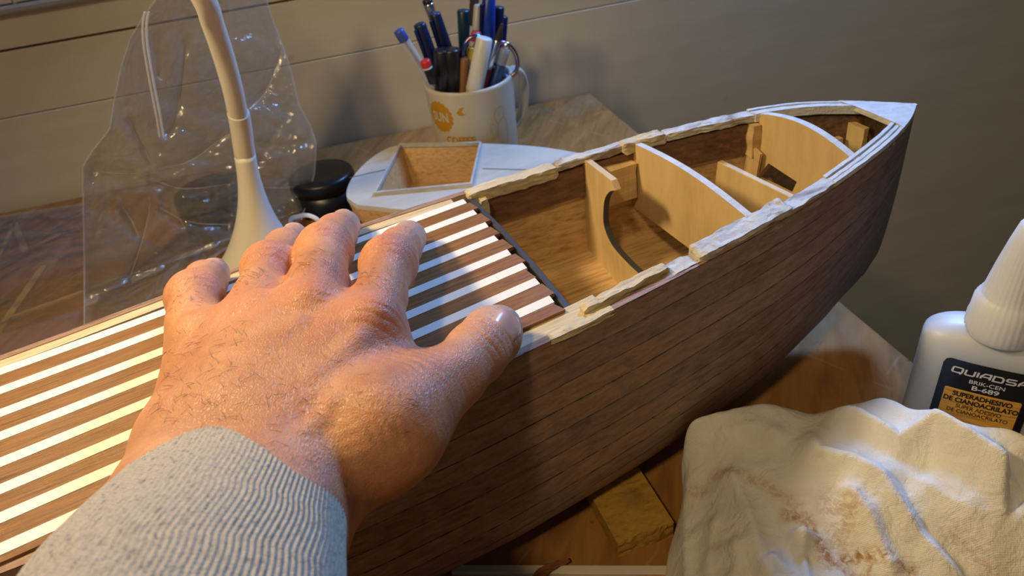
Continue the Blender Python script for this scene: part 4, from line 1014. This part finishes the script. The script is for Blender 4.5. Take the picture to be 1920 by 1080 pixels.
v, f = lathe([(.0001, .026), (.012, .026), (.030, .018), (.044, .004), (.046, -.004), (.045, -.010), (.041, -.010), (.0405, -.004), (.0001, -.004)], 64, LAMP); mesh('lamp_head', v, f, LAMPM, lamp, True)
EM, nt, bs = mat('lamp_diffuser'); bs.inputs['Emission Color'].default_value = (1, .70, .38, 1); bs.inputs['Emission Strength'].default_value = 4; bs.inputs['Base Color'].default_value = (.9, .85, .75, 1)
v, f = lathe([(.0001, -.0075), (.040, -.0075), (.040, -.0055), (.0001, -.0055)], 48, LAMP); mesh('diffuser', v, f, EM, lamp, False)
CORD = plain('white_cable', (.75, .73, .68), .45, var=.03)
cp = [lb + np.array([.030, .012, .0035]), P(545, 416, .020), P(560, 406, .026), P(578, 404, .028), P(594, 411, .026), P(606, 424, .018), P(618, 445, .004), P(660, 470, .0022)]
v, f = tube(catmull(np.array(cp), 60), .0016, 12); mesh('power_cable', v, f, CORD, lamp, True)

# ------------------------------------------------------------------ little white boat part
LITC = P(800, 330, .0); LITC[2] = 0
lit = empty('boat_deck_piece', tuple(LITC)); tag(lit, 'small white-painted boat deck piece with a square wooden well in front of the mug', 'boat part')
OLD = rough_mat('aged_white_paint', (.50, .48, .42), (.57, .55, .49), (.40, .31, .20), .18, .5, 60)
GOLD = wood('golden_pine', (.44, .25, .09), (.66, .42, .18), (.76, .53, .27), 'Object', (10, 80, 80), rough=.5, bmp=.2)[0]
TZ = .035
outl = [(651, 372), (652, 352), (664, 330), (686, 306), (712, 287), (740, 275), (790, 270), (850, 269), (905, 270), (1000, 275), (1080, 287), (1160, 305), (1180, 325), (1120, 352), (1000, 385), (880, 398), (780, 396), (700, 388), (668, 384)]
op = np.array([P(*q, TZ) for q in outl]); op = catmull(np.vstack([op[-2:], op, op[:3]]), 8 * (len(op) + 4) + 1)[16:-24]
well = np.array([P(*q, TZ) for q in ((753, 277), (901, 274), (884, 350), (876, 374), (706, 367))]); well = well[[0, 1, 2, 4]]
def dens(Lp, n):
    out = []
    for i in range(len(Lp)):
        a, b_ = Lp[i], Lp[(i + 1) % len(Lp)]
        out += [a + (b_ - a) * k / n for k in range(n)]
    return np.array(out)
wl = dens(well, 24); c0 = well.mean(0)
angs = np.arctan2(wl[:, 1] - c0[1], wl[:, 0] - c0[0])
def hit(Lp, a):
    d = np.array([math.cos(a), math.sin(a)]); best = 0
    for i in range(len(Lp)):
        p, q = Lp[i][:2] - c0[:2], Lp[(i + 1) % len(Lp)][:2] - c0[:2]; e = q - p; den = d[0] * e[1] - d[1] * e[0]
        if abs(den) < 1e-12: continue
        t = (p[0] * e[1] - p[1] * e[0]) / den; s_ = (p[0] * d[1] - p[1] * d[0]) / den
        if t > 0 and -1e-6 <= s_ <= 1 + 1e-6: best = max(best, t)
    return np.array([c0[0] + d[0] * best, c0[1] + d[1] * best])
ol = np.array([hit(op, a) for a in angs]); k = len(ol)
def rn(z, L2, sc=1.): return [np.array([c0[0] + (p[0] - c0[0]) * sc, c0[1] + (p[1] - c0[1]) * sc, z]) for p in L2]
v = rn(TZ + .0005, wl) + rn(TZ + .0005, ol) + rn(TZ - .003, ol, 1.004); f = []
f += [q for q in gridf(3, k, True)]
mesh('deck', v, [q[::-1] for q in f], OLD, lit, False)
v = rn(TZ - .003, ol, 1.0) + rn(.020, ol, .97) + rn(.004, ol, .86) + rn(.0, ol, .80); mesh('side', v, [q[::-1] for q in gridf(4, k, True)] + [tuple(range(3 * k, 4 * k))[::-1]], GOLD, lit, True)
fl_ = .006
v = rn(TZ, wl, .985) + rn(fl_, wl, .86); mesh('well_wall', v, gridf(2, k, True), GOLD, lit, False)
v = rn(fl_ + .0002, wl, .87); mesh('well_floor', v, [tuple(range(k))], GOLD, lit, False)
mbk = MB()
w_in, w_out = .985, 1.035
v = rn(TZ + .0004, wl, w_in) + rn(TZ + .0034, wl, w_in) + rn(TZ + .0034, wl, w_out) + rn(TZ + .0004, wl, w_out); f = gridf(4, k, True)
mesh('coaming', v, f, rough_mat('grey_painted_coaming', (.42, .40, .37), (.58, .56, .52), (.22, .20, .18), .3, .5, 90), lit, False)
DKL = plain('dark_seam', (.10, .09, .08), .6)
for a, b_ in (((655, 333), (727, 317)), ((905, 316), (1060, 320))):
    mb = MB()
    p, q = P(*a, TZ + .0007), P(*b_, TZ + .0007); d = q - p; d /= np.linalg.norm(d); sd = np.array([-d[1], d[0], 0]) * .0005
    mb.add([p - sd, q - sd, q + sd, p + sd], [(0, 1, 2, 3)]); mb.build('deck_seam', DKL, lit)

# ------------------------------------------------------------------ black jars and a pencil behind the boat
BLKP = plain('satin_black_plastic', (.006, .007, .009), .34, var=.1, spec=.35)
def jar(c, r, hgt, label):
    e = empty('round_jar', tuple(c)); tag(e, label, 'jar')
    v, f = lathe([(.0001, 0), (r * .94, 0), (r * .97, .002), (r * .97, hgt * .62), (.0001, hgt * .62)], 64, c); mesh('body', v, f, BLKP, e, True)
    v, f = lathe([(.0001, hgt * .64), (r, hgt * .64), (r, hgt - .005), (r * .97, hgt - .0018), (r * .90, hgt - .0002), (r * .6, hgt), (.0001, hgt)], 64, c); mesh('lid', v, f, BLKP, e, True)
c = P(600, 323, .030); c[2] = 0; jar(c, .0262, .030, 'glossy black round jar between the plastic bag and the small white boat piece')
c = P(395, 352, .030); c[2] = 0; jar(c, .030, .030, 'black round jar seen through the clear plastic bag, left of the lamp neck')
YEL = plain('yellow_pencil_paint', (.62, .40, .04), .35, var=.08); PBLK = plain('black_pencil_paint', (.02, .02, .02), .35)
pa, pb = P(640, 428, .0032), P(712, 402, .0032)
pe_ = empty('striped_pencil', tuple(pa)); tag(pe_, 'yellow and black pencil lying on the bench under the small white boat piece', 'pencil')
for j in range(6):
    d = (pb - pa); d /= np.linalg.norm(d); sd = np.array([-d[1], d[0], 0]); mb = MB(); v = []
    for e in (pa, pb):
        for a in (j * 60, j * 60 + 60): a = math.radians(a); v.append(e + sd * .0034 * math.cos(a) + np.array([0, 0, 1]) * .0034 * math.sin(a))
        v.append(e)
    mb.add(v, [(0, 1, 4, 3), (0, 2, 1), (3, 4, 5)]); mb.build('painted_stripe', YEL if j % 2 else PBLK, pe_)

# ------------------------------------------------------------------ mug
MUGC = P(877, 143, .075); mz = .075; MUGC[2] = 0; MR = .0362
mug = empty('mug', tuple(MUGC)); tag(mug, 'cream mug with orange print holding pens and markers, standing by the wall', 'mug')
MUGM = plain('cream_ceramic', (.56, .51, .40), .35, var=.03, coat=.2)
mp_ = [(.0001, .003), (.0290, .003), (.0300, .0), (.0325, .0), (.0335, .003), (MR - .0012, mz * .55), (MR, mz - .003), (MR, mz - .0008), (MR - .0012, mz), (MR - .0030, mz - .0006), (MR - .0034, mz - .003), (MR - .0050, mz * .5), (.0300, .007), (.0001, .006)]
v, f = lathe(mp_, 96, MUGC); mesh('body', v, f, MUGM, mug, True)
hd = math.radians(14)
hv_ = np.array([math.cos(hd), math.sin(hd), 0]); pts = [(MR - .002, .067), (MR + .006, .070), (MR + .0125, .063), (MR + .0135, .048), (MR + .010, .034), (MR + .003, .024), (MR - .003, .021)]
path = catmull(np.array([MUGC + hv_ * a + np.array([0, 0, b_]) for a, b_ in pts]), 40); T, Nn, Bb = frames(path); v = []
yy = np.array([-hv_[1], hv_[0], 0]); 
for p, t in zip(path, T):
    o_ = np.cross(t, yy)
    for a in np.linspace(0, 2 * math.pi, 16, endpoint=False): v.append(p + yy * .0055 * math.cos(a) + o_ * .0026 * math.sin(a))
mesh('handle', v, gridf(40, 16, True), MUGM, mug, True)
ORG = plain('orange_print', (.52, .25, .008), .4, var=.06); ORF = plain('faded_orange_outline', (.60, .40, .22), .45, var=.05)
mtow = CAM - MUGC; myaw = math.atan2(mtow[1], mtow[0])
def mrad(z): return float(np.interp(z, [.003, mz * .55, mz], [.0335, MR - .0012, MR]))
def onmug(x, z, out): a = myaw + x / MR; r = mrad(z) + out; return MUGC + np.array([math.cos(a) * r, math.sin(a) * r, z])
def mug_print(name, v2, f, m, out=.00025, parent=mug): return mesh(name, [onmug(p[0], p[1], out) for p in v2], f, m, parent, False)
bx, bz = -.0305, .0540; v2 = [(bx, bz)]
for k_ in range(72): a = 2 * math.pi * k_ / 72; r = .0128 + .0007 * math.cos(18 * a); v2.append((bx + r * math.cos(a), bz + r * math.sin(a)))
rings_ = [(bx + (p[0] - bx) * s_, bz + (p[1] - bz) * s_) for s_ in (.001, .33, .66, 1.) for p in v2[1:]]
badge = mug_print('orange_badge', rings_, gridf(4, 72, True), ORG)
v, f = text_mesh('SUN', .0105, .0004, .85); mesh('badge_lettering', [onmug(bx + .0005 + p[0], bz - .0035 + p[1], .0005) for p in v], f, MUGM, badge, False)
mug_print('leaf_print', [(-.0138, .0585), (-.0105, .0625), (-.0065, .0635), (-.0095, .0595), (-.0060, .0570), (-.0105, .0565)], [(0, 1, 2, 3), (0, 3, 4, 5)], ORG)
v, f = text_mesh('COFFEE', .0085, .0003, .9); mug_print('mug_lettering', [(-.0145 + p[0], .0320 + p[1]) for p in v], f, ORG)
v, f = text_mesh('time', .0075, .0002, .9); mug_print('mug_lettering', [(.0080 + p[0], .0305 + p[1]) for p in v], f, ORF)
def outline(pts, wd=.0005):
    c = catmull(np.array([(a, b_, 0) for a, b_ in pts]), 50); d = np.gradient(c, axis=0); d /= np.linalg.norm(d, axis=1)[:, None] + 1e-9; n_ = np.stack([-d[:, 1], d[:, 0]], 1) * wd / 2
    v = [(p[0] + q[0], p[1] + q[1]) for p, q in zip(c, n_)] + [(p[0] - q[0], p[1] - q[1]) for p, q in zip(c, n_)]; return v, [(i, i + 1, 51 + i, 50 + i) for i in range(49)]
mb = MB()
for pts in ([(.018, .045), (.017, .052), (.021, .057), (.026, .056), (.027, .050), (.023, .046), (.018, .045)], [(.013, .038), (.0115, .043), (.015, .045), (.018, .040), (.0165, .032), (.014, .035), (.013, .038)], [(.020, .045), (.019, .035), (.020, .026), (.025, .022), (.029, .028), (.030, .038), (.028, .046), (.024, .048)], [(.021, .050), (.023, .054)], [(.022, .024), (.024, .030)]):
    v2, f = outline(pts); mb.add([onmug(a, b_, .0003) for a, b_ in v2], f)
mb.build('fruit_outline', ORF, mug)

# ------------------------------------------------------------------ pens, markers and scissors in the mug
def C_(name, col, rough=.35, **k): return plain(name, col, rough, var=.05, **k)
NAVY = C_('navy_plastic', (.005, .012, .055)); BLUE = C_('bright_blue_plastic', (.005, .035, .30)); TEAL = C_('dark_teal_plastic', (.003, .028, .06)); WHT = C_('white_marker_plastic', (.70, .70, .66)); BLK2 = C_('black_marker_plastic', (.012, .012, .016), .3)
RED = C_('red_plastic', (.55, .03, .03)); DRED = C_('dark_red_lacquer', (.30, .03, .03), .25); SILV = plain('polished_metal', (.75, .75, .76), .2, 1.); YELP = C_('yellow_lacquer', (.60, .38, .03)); BRN = C_('brown_wood', (.20, .09, .03), .5); BRIS = C_('dark_bristle', (.03, .02, .02), .8); PINK = C_('pink_red_plastic', (.50, .05, .12)); PERI = C_('periwinkle_plastic', (.04, .08, .32))
def clear_mat(name, tint, fac=.25):
    m, nt, bs = mat(name); out = nt.nodes['Material Output']; tr = N(nt, 'ShaderNodeBsdfTransparent'); tr.inputs[0].default_value = (*tint, 1); bs.inputs['Base Color'].default_value = (.75, .76, .78, 1); bs.inputs['Roughness'].default_value = .12
    lw = N(nt, 'ShaderNodeLayerWeight'); lw.inputs[0].default_value = .35; mx = N(nt, 'ShaderNodeMixShader')
    nt.links.new(math_(nt, 'ADD', math_(nt, 'MULTIPLY', lw.outputs['Facing'], .55), fac), mx.inputs[0]); nt.links.new(tr.outputs[0], mx.inputs[1]); nt.links.new(bs.outputs[0], mx.inputs[2]); nt.links.new(mx.outputs[0], out.inputs[0]); return m
CLR = clear_mat('clear_barrel_plastic', (.9, .9, .9))
GRP = 'pens and tools standing in the mug'
def pen(name, label, cat, tip, rim, parts, dy=0., length=None, clip=None):
    """tip and rim: pixels of the pen's top end and of where it passes the mug's rim; parts: (name, from, to, r0, r1, material) measured down from the tip in metres"""
    my = MUGC[1]; a = PY(*tip, my + dy); b_ = PY(*rim, my + dy); d = b_ - a; d /= np.linalg.norm(d); Ltot = length or (a[2] - .0085) / -d[2]
    def xy(p): q = p - MUGC; return math.hypot(q[0], q[1])
    while xy(a + d * Ltot) > .0275 and Ltot > .02: Ltot -= .002
    e = empty(name, tuple(a + d * Ltot)); tag(e, label, cat, GRP)
    for nm, f0, f1, r0, r1, m in parts:
        f1 = Ltot if f1 is None else min(f1, Ltot); hh = f1 - f0; ch = min(.0012, r0 * .4, r1 * .4)
        v, f = tube([a + d * f0, a + d * (f0 + .0002), a + d * (f0 + ch), a + d * (f1 - ch), a + d * (f1 - .0002), a + d * f1], [r0 * .55, r0 - ch * .6, r0, r1, r1 - ch * .5, r1 * .6], 20); mesh(nm, v, f, m, e, True)
    if clip:
        f0, f1, r, m = clip; view = CAM - a; view -= d * view.dot(d); view /= np.linalg.norm(view); sd = np.cross(d, view); vv = view * .75 + sd * .66
        s2 = np.cross(d, vv); v = []
        for t, o_ in ((f0, r * .8), (f0 + .001, r + .0022), (f1, r + .0012), (f1 + .001, r * .9)):
            for w in (-.0013, .0013): v += [a + d * t + vv * o_ + s2 * w, a + d * t + vv * (o_ - .0009) + s2 * w]
        f = []
        for i in range(3): q = i * 4; f += [(q, q + 2, q + 6, q + 4), (q + 1, q + 5, q + 7, q + 3), (q, q + 4, q + 5, q + 1), (q + 2, q + 3, q + 7, q + 6)]
        f += [(0, 1, 3, 2), (12, 14, 15, 13)]; mesh('clip', v, f, m, e, False)
    return e
pen('ballpoint_pen', 'clear ballpoint pen with a periwinkle end plug leaning out leftmost from the mug', 'pen', (746, 56), (810, 158), [('barrel', .008, None, .0037, .0037, CLR), ('end_plug', 0, .010, .0040, .0040, PERI), ('ink_tube', .010, None, .0012, .0012, SILV)], -.012)
pen('pencil', 'black and yellow pencil with a red end at the mug left rim', 'pencil', (796, 112), (814, 160), [('shaft', .007, None, .0034, .0034, BLK2), ('red_end', 0, .0062, .0040, .0040, RED), ('band', .0060, .0075, .0038, .0038, WHT), ('yellow_stripe', .009, None, .0024, .0024, YELP)], -.024)
pen('blue_marker', 'dark navy pen with rounded top, second from the mug left side', 'pen', (786, 44), (826, 160), [('barrel', .020, None, .0052, .0052, NAVY), ('cap', 0, .034, .0048, .0056, NAVY)], -.004, None, (.002, .026, .0052, NAVY))
pen('capped_pen', 'tall dark blue capped pen leaning left above the black markers', 'pen', (815, 24), (852, 150), [('barrel', .030, None, .0055, .0055, NAVY), ('cap', 0, .036, .0044, .0062, NAVY)], .002, None, (.003, .030, .0056, NAVY))
pen('propelling_pencil', 'slim silver-topped propelling pencil rising highest at the mug left half', 'pencil', (800, -2), (848, 142), [('barrel', .016, None, .0030, .0036, CLR), ('push_button', 0, .0165, .0040, .0034, BLK2), ('ferrule', .003, .015, .0043, .0036, SILV)], .010)
pen('black_marker', 'short thick black marker, left one of the pair at the mug front', 'marker', (829, 92), (832, 165), [('barrel', .030, None, .0068, .0068, BLK2), ('cap', 0, .032, .0070, .0072, BLK2)], -.014)
pen('black_marker', 'short thick black marker, right one of the pair at the mug front', 'marker', (846, 91), (852, 165), [('barrel', .030, None, .0066, .0066, BLK2), ('cap', 0, .032, .0068, .0070, BLK2)], -.016)
pen('teal_marker', 'dark teal capped marker with flat top in the middle of the mug back', 'marker', (869, 18), (873, 130), [('barrel', .035, None, .0048, .0048, BLK2), ('cap', 0, .034, .0052, .0050, TEAL)], .014)
pen('paintbrush', 'slim brush with dark top and pale shaft between teal and blue markers', 'brush', (890, -12), (884, 120), [('handle', .012, None, .0026, .0030, CLR), ('dark_tip', 0, .024, .0036, .0036, BRIS)], .006)
pen('white_pen', 'thin pale grey pen just left of the bright blue marker', 'pen', (897, 8), (890, 110), [('barrel', 0, None, .0036, .0036, C_('pale_grey_plastic', (.42, .42, .44)))], .002)
pen('blue_marker', 'bright blue capped marker with pointed cap standing tallest in the mug', 'marker', (917, -6), (908, 150), [('barrel', .030, None, .0056, .0056, WHT), ('cap', 0, .038, .0050, .0068, BLUE)], -.002, None, (.004, .032, .0064, NAVY))
pen('navy_pen', 'navy capped pen right of the bright blue marker with rounded clip', 'pen', (935, 12), (926, 140), [('barrel', .030, None, .0046, .0046, NAVY), ('cap', 0, .034, .0046, .0054, NAVY)], .010, None, (.002, .028, .0052, NAVY))
pen('navy_pen', 'navy pen farthest right of the tall blue ones behind the brush', 'pen', (944, 30), (936, 140), [('barrel', 0, None, .0038, .0040, NAVY)], .014)
pen('white_marker', 'fat white marker leaning right at the mug front', 'marker', (909, 70), (889, 170), [('barrel', .040, None, .0062, .0062, C_('grey_clear_plastic', (.50, .50, .46))), ('cap', 0, .042, .0062, .0068, WHT)], -.026)
pen('paintbrush', 'red-handled brush with metal ferrule and dark bristles right of the white marker', 'brush', (942, 44), (906, 165), [('handle', .036, None, .0036, .0040, DRED), ('ferrule', .012, .037, .0030, .0034, SILV), ('bristles', 0, .014, .0014, .0030, BRIS)], -.012)
pen('mechanical_pencil', 'grey and blue mechanical pencil by the right scissor loop', 'pencil', (952, 78), (927, 155), [('barrel', .018, None, .0046, .0046, C_('slate_blue_plastic', (.04, .10, .20))), ('grip', .005, .019, .0040, .0044, C_('grey_plastic', (.45, .46, .48))), ('button', 0, .006, .0030, .0032, SILV)], -.012)
pen('red_topped_pen', 'pen with a pink-red round top behind the left scissor loop', 'pen', (894, 58), (880, 150), [('barrel', .006, None, .0034, .0034, C_('pale_barrel', (.55, .45, .32))), ('round_top', 0, .008, .0040, .0044, PINK)], -.008)
pen('wooden_pencil', 'brown wooden pencil between the black markers and the scissors', 'pencil', (872, 108), (868, 165), [('shaft', 0, None, .0034, .0034, BRN)], -.020)
pen('yellow_pencil', 'yellow pencil inside the left scissor loop', 'pencil', (884, 88), (874, 160), [('shaft', 0, None, .0030, .0030, YELP)], -.012)
# scissors with rainbow-coated loops
IRI, nt, bs = mat('iridescent_metal'); lw = N(nt, 'ShaderNodeLayerWeight'); lw.inputs[0].default_value = .5
nmix = math_(nt, 'FRACT', math_(nt, 'ADD', lw.outputs['Facing'], math_(nt, 'MULTIPLY', noise(nt, coords(nt), 55, 1, .5), 1.3)))
nt.links.new(ramp(nt, nmix, [(0., (.02, .10, .40)), (.3, (.02, .45, .50)), (.5, (.10, .50, .25)), (.7, (.55, .30, .25)), (.85, (.25, .12, .55)), (1., (.02, .10, .40))]), bs.inputs['Base Color']); bs.inputs['Metallic'].default_value = 1; bs.inputs['Roughness'].default_value = .22
sy = MUGC[1] - .018
piv = PY(905, 210, sy); piv[2] = max(piv[2], .035)
sc = empty('scissors', (MUGC[0], MUGC[1] - .012, .009)); tag(sc, 'scissors with rainbow-coated loop handles standing in the mug', 'scissors', GRP)
def loop(cx, cy, rx, ry, rot, y):
    pts = []
    for a in np.linspace(0, 2 * math.pi, 41): 
        x, z = rx * math.cos(a), ry * math.sin(a); pts.append(PY(cx + x * math.cos(rot) - z * math.sin(rot), cy + x * math.sin(rot) + z * math.cos(rot), y))
    v, f = tube(np.array(pts), .0017, 12, False); mesh('handle_loop', v, f, IRI, sc, True)
loop(889, 97, 21, 30, .25, sy); loop(946, 112, 23, 33, -.35, sy + .006)
for (a, b_), y in ((((893, 127), (904, 175)), sy), (((940, 143), (918, 175)), sy + .006)):
    p, q = PY(*a, y), PY(*b_, y); r_ = np.array([MUGC[0] + .004, MUGC[1] - .010, .010]); v, f = tube(catmull(np.array([p, q, (q + r_) / 2, r_]), 16), np.linspace(.0022, .0014, 16), 10); mesh('blade', v, f, SILV, sc, True)

# ------------------------------------------------------------------ clear plastic bag
def film_material(name, tint=(.80, .79, .77), milk=.26, scale=1.):
    m, nt, bs = mat(name); nt.nodes.remove(bs); out = nt.nodes['Material Output']
    tr = N(nt, 'ShaderNodeBsdfTransparent'); tr.inputs[0].default_value = (*[min(1, x + .11) for x in tint], 1); gl = N(nt, 'ShaderNodeBsdfGlossy'); gl.inputs['Roughness'].default_value = .13; gl.inputs['Color'].default_value = (1, 1, 1, 1)
    df = N(nt, 'ShaderNodeBsdfDiffuse'); df.inputs[0].default_value = (.8, .8, .8, 1); tl = N(nt, 'ShaderNodeBsdfTranslucent'); tl.inputs[0].default_value = (.8, .8, .8, 1)
    h1 = noise(nt, coords(nt), 26 * scale, 3, .5, 1.5); h2 = noise(nt, coords(nt), 110 * scale, 3, .6, 2.)
    v = N(nt, 'ShaderNodeTexVoronoi', feature='DISTANCE_TO_EDGE'); v.inputs['Scale'].default_value = 16 * scale; nt.links.new(coords(nt), v.inputs[0])
    n0 = bump(nt, None, ramp(nt, v.outputs['Distance'], [(0, (1, 1, 1)), (.06, (0, 0, 0))]), .5, .002)
    n1 = bump(nt, None, h1, 1., .006, n0); n2 = bump(nt, None, h2, .5, .0015, n1); nt.links.new(n2, gl.inputs['Normal'])
    lw = N(nt, 'ShaderNodeLayerWeight'); lw.inputs[0].default_value = .30; nt.links.new(n1, lw.inputs['Normal'])
    a = N(nt, 'ShaderNodeMixShader'); b2 = N(nt, 'ShaderNodeMixShader'); ad = N(nt, 'ShaderNodeMixShader'); ad.inputs[0].default_value = .5
    nt.links.new(df.outputs[0], ad.inputs[1]); nt.links.new(tl.outputs[0], ad.inputs[2])
    nt.links.new(math_(nt, 'ADD', math_(nt, 'MULTIPLY', lw.outputs['Facing'], milk * 1.2), milk * .5), a.inputs[0]); nt.links.new(tr.outputs[0], a.inputs[1]); nt.links.new(ad.outputs[0], a.inputs[2])
    nt.links.new(math_(nt, 'ADD', math_(nt, 'MULTIPLY', lw.outputs['Fresnel'], .9), .04), b2.inputs[0]); nt.links.new(a.outputs[0], b2.inputs[1]); nt.links.new(gl.outputs[0], b2.inputs[2]); nt.links.new(b2.outputs[0], out.inputs[0]); return m
FILM = film_material('clear_polythene')
L_ = [(158, 640), (158, 500), (156, 400), (155, 312), (172, 285), (206, 242), (213, 195), (226, 130), (243, 75), (268, 32), (300, -10), (330, -60)]
R_ = [(566, 412), (568, 402), (574, 385), (590, 325), (593, 268), (583, 238), (560, 195), (545, 130), (530, 85), (512, 40), (498, -5), (480, -60)]
tt = np.linspace(0, len(L_) - 1, 120); Lx = np.array([np.interp(tt, range(len(L_)), [p[i] for p in L_]) for i in (0, 1)]).T; Rx = np.array([np.interp(tt, range(len(R_)), [p[i] for p in R_]) for i in (0, 1)]).T
def bagy(s, t): return .478 + .064 * s + .030 * t
creases = [([(165, 312), (200, 324), (262, 326)], .004), ([(268, 328), (330, 352), (380, 352), (445, 342)], .005), ([(240, 215), (262, 262), (290, 316)], .004), ([(292, 318), (360, 300), (430, 246)], .004), ([(155, 300), (175, 320), (168, 335)], .003), ([(300, 262), (320, 240), (342, 238), (400, 258)], .003),
           ([(283, 370), (270, 440), (230, 560)], .004), ([(300, 390), (335, 410), (345, 428)], .003), ([(335, 410), (380, 420), (440, 420)], .004), ([(455, 262), (520, 275), (592, 265)], .004), ([(530, 90), (500, 170), (460, 210)], .003), ([(480, 350), (520, 352), (560, 350)], .003), ([(292, 40), (292, 80), (300, 150)], .003), ([(225, 380), (250, 420), (260, 445)], .004), ([(350, 60), (335, 200), (310, 265)], .003), ([(545, 200), (470, 330)], .003)]
for side, nm in ((0, 'front_film'), (1, 'back_film')):
    v = []; NS = 130; tops = []
    for i, t_ in enumerate(tt):
        t = t_ / (len(L_) - 1)
        for j in range(NS):
            s = j / (NS - 1); px = Lx[i, 0] + (Rx[i, 0] - Lx[i, 0]) * s; py = Lx[i, 1] + (Rx[i, 1] - Lx[i, 1]) * s
            tops.append((px, py)); v.append((s, t, px, py))
    tops = np.array(tops); v = np.array(v); dep = np.zeros(len(v))
    if side == 0:
        for ln, a in creases:
            d, par, sd = seg_dist(tops, np.array(ln, float)); dep += 1.5 * a * np.exp(-d / 8.) * np.clip(np.minimum(par, 1 - par) / .1, 0, 1)
    pts = []
    for (s, t, px, py), dc in zip(v, dep):
        env = math.sin(math.pi * s) ** .55 * (.35 + .65 * min(1, (1 - t) * 2.2)); y = bagy(s, t)
        rdg = mnoise.ridged_multi_fractal(Vector((s * 2.2 + side * 5, t * 4.2, 1.3 + side)), 1., 2., 3, 1., 2.) - 1
        crm = math.exp(-((py - 365) / 75.) ** 2); r2 = mnoise.ridged_multi_fractal(Vector((px * .010, py * .028, 7.1)), 1., 2.2, 3, 1., 2.) - 1
        if side == 0: y += .001 * env + dc + .005 * env * abs(rdg) + .008 * crm * env * abs(r2)
        else: y += .026 * env + .006 * env * rdg
        p = PY(px, py, y)
        if p[2] < .0096: p = P(px, py, .0096)
        q_ = p[:2] - lb[:2]; rr = .014 + .033 * math.exp(-p[2] / .022) + (.004 if side else 0); dd = math.hypot(*q_)
        if p[2] < .09 and dd < rr: p = p.copy(); p[:2] = lb[:2] + q_ / dd * rr
        pts.append(p)
    if side == 0: bagloc = (-.16, .49, 0.); bag = empty('plastic_bag', bagloc); tag(bag, 'large clear plastic bag standing crumpled behind the lamp neck', 'bag')
    mesh(nm, pts, gridf(120, NS), FILM, bag, True)
HEM_GLINT = clear_mat('film_edge_and_glint', (.95, .95, .95), .12)
for nm, LL, s_ in (('side_edge', L_, 0.), ('side_edge', R_, 1.)):
    pts = []
    for i, (px, py) in enumerate(LL):
        p = PY(px, py, bagy(s_, i / (len(L_) - 1))); 
        if p[2] < .0096: p = P(px, py, .0096)
        pts.append(p)
    v, f = tube(np.array(pts)[np.linspace(0, len(pts) - 1, len(pts)).astype(int)], .00045, 6); mesh(nm, v, f, HEM_GLINT, bag, True)
for q, (ln, a) in enumerate(creases):  # thin tubes added along the creases to stand in for their bright highlights
    if q in (4, 5, 9, 12, 15): continue
    pts = []
    for x, y in ln: s_ = min(.95, max(.02, (x - 157) / 436.)); pts.append(PY(x, y, bagy(s_, 1 - y / 640.) - .0015 + (.0 if y < 400 else .002)))
    v, f = tube(catmull(np.array(pts), 24), np.concatenate([np.linspace(.0001, .0004, 12), np.linspace(.0004, .0001, 12)]), 6); mesh('crease_glint', v, f, HEM_GLINT, bag, True)
SEAM = clear_mat('clear_zip_plastic', (.9, .92, .95), .35)
for dx in (0, 7):
    pts = [PY(x + dx, y, .492 - .010) for x, y in ((272, 22), (268, 45), (269, 80), (275, 120), (283, 165), (292, 210), (300, 258))]; v, f = tube(catmull(np.array(pts), 50), .0007, 8); mesh('zip_strip', v, f, SEAM, bag, True)

# clear sheet lying on the bench at the left, with sticks under it
FILM2 = film_material('clear_sheet_polythene', (.78, .74, .70), .20, .7)
v = []; n_i, n_j = 90, 110
corners = [P(-260, 450, 0), P(158, 388, 0), P(395, 522, 0), P(-60, 760, 0)]
for i in range(n_i):
    for j in range(n_j):
        s, t = j / (n_j - 1), i / (n_i - 1); p = (corners[0] * (1 - s) + corners[1] * s) * (1 - t) + (corners[3] * (1 - s) + corners[2] * s) * t
        ed = min(1, min(s, t, 1 - s, 1 - t) / .04)
        hgt = .0036 + ed * (.0018 + .0022 * (mnoise.ridged_multi_fractal(Vector((p[0] * 22 + 2, p[1] * 30, 0)), 1., 2., 3, 1., 2.) - 1) + .0018 * nz(p, 24)); p = p.copy(); p[2] = min(max(.0034, hgt), .0088); v.append(p)
o = mesh('plastic_sheet', v, [q[::-1] for q in gridf(n_i, n_j)], FILM2, None, True, loc=tuple(P(60, 520, 0))); tag(o, 'wrinkled clear plastic sheet lying flat on the bench left of the bag', 'plastic sheet')
STK = wood('pale_stick_wood', (.40, .28, .14), (.55, .42, .24), (.62, .50, .32), 'Object', (40, 200, 200), rough=.6)[0]
def stick(a, b_, w, label, m=STK, z=.0024):
    p, q = P(*a, z), P(*b_, z); d = q - p; d /= np.linalg.norm(d); sd = np.array([-d[1], d[0], 0]) * w / 2
    v = [x - np.array([0, 0, z]) for x in (p - sd, q - sd, q + sd, p + sd)] + [p - sd, q - sd, q + sd, p + sd]; c = (p + q) / 2; c[2] = 0
    o = mesh('wooden_stick', v, [(0, 3, 2, 1), (4, 5, 6, 7), (0, 1, 5, 4), (1, 2, 6, 5), (2, 3, 7, 6), (3, 0, 4, 7)], m, None, False, loc=tuple(c)); tag(o, label, 'stick', 'pale sticks under the plastic'); bevel(o, .0002, 1)
stick((27, 418), (46, 467), .0052, 'short pale stick under the sheet nearest the wall, pointing away from it')
stick((26, 420), (-4, 482), .0034, 'short pale stick cut by the left frame edge beside the stick nearest the wall')
stick((82, 497), (-6, 622), .0058, 'wide pale stick running diagonally down to the left frame edge')
stick((8, 598), (430, 445), .0030, 'long thin pale stick running from the wide diagonal one under the bag', z=.0020)
stick((400, 505), (292, 548), .0040, 'pale stick under the bag just beyond the little finger')
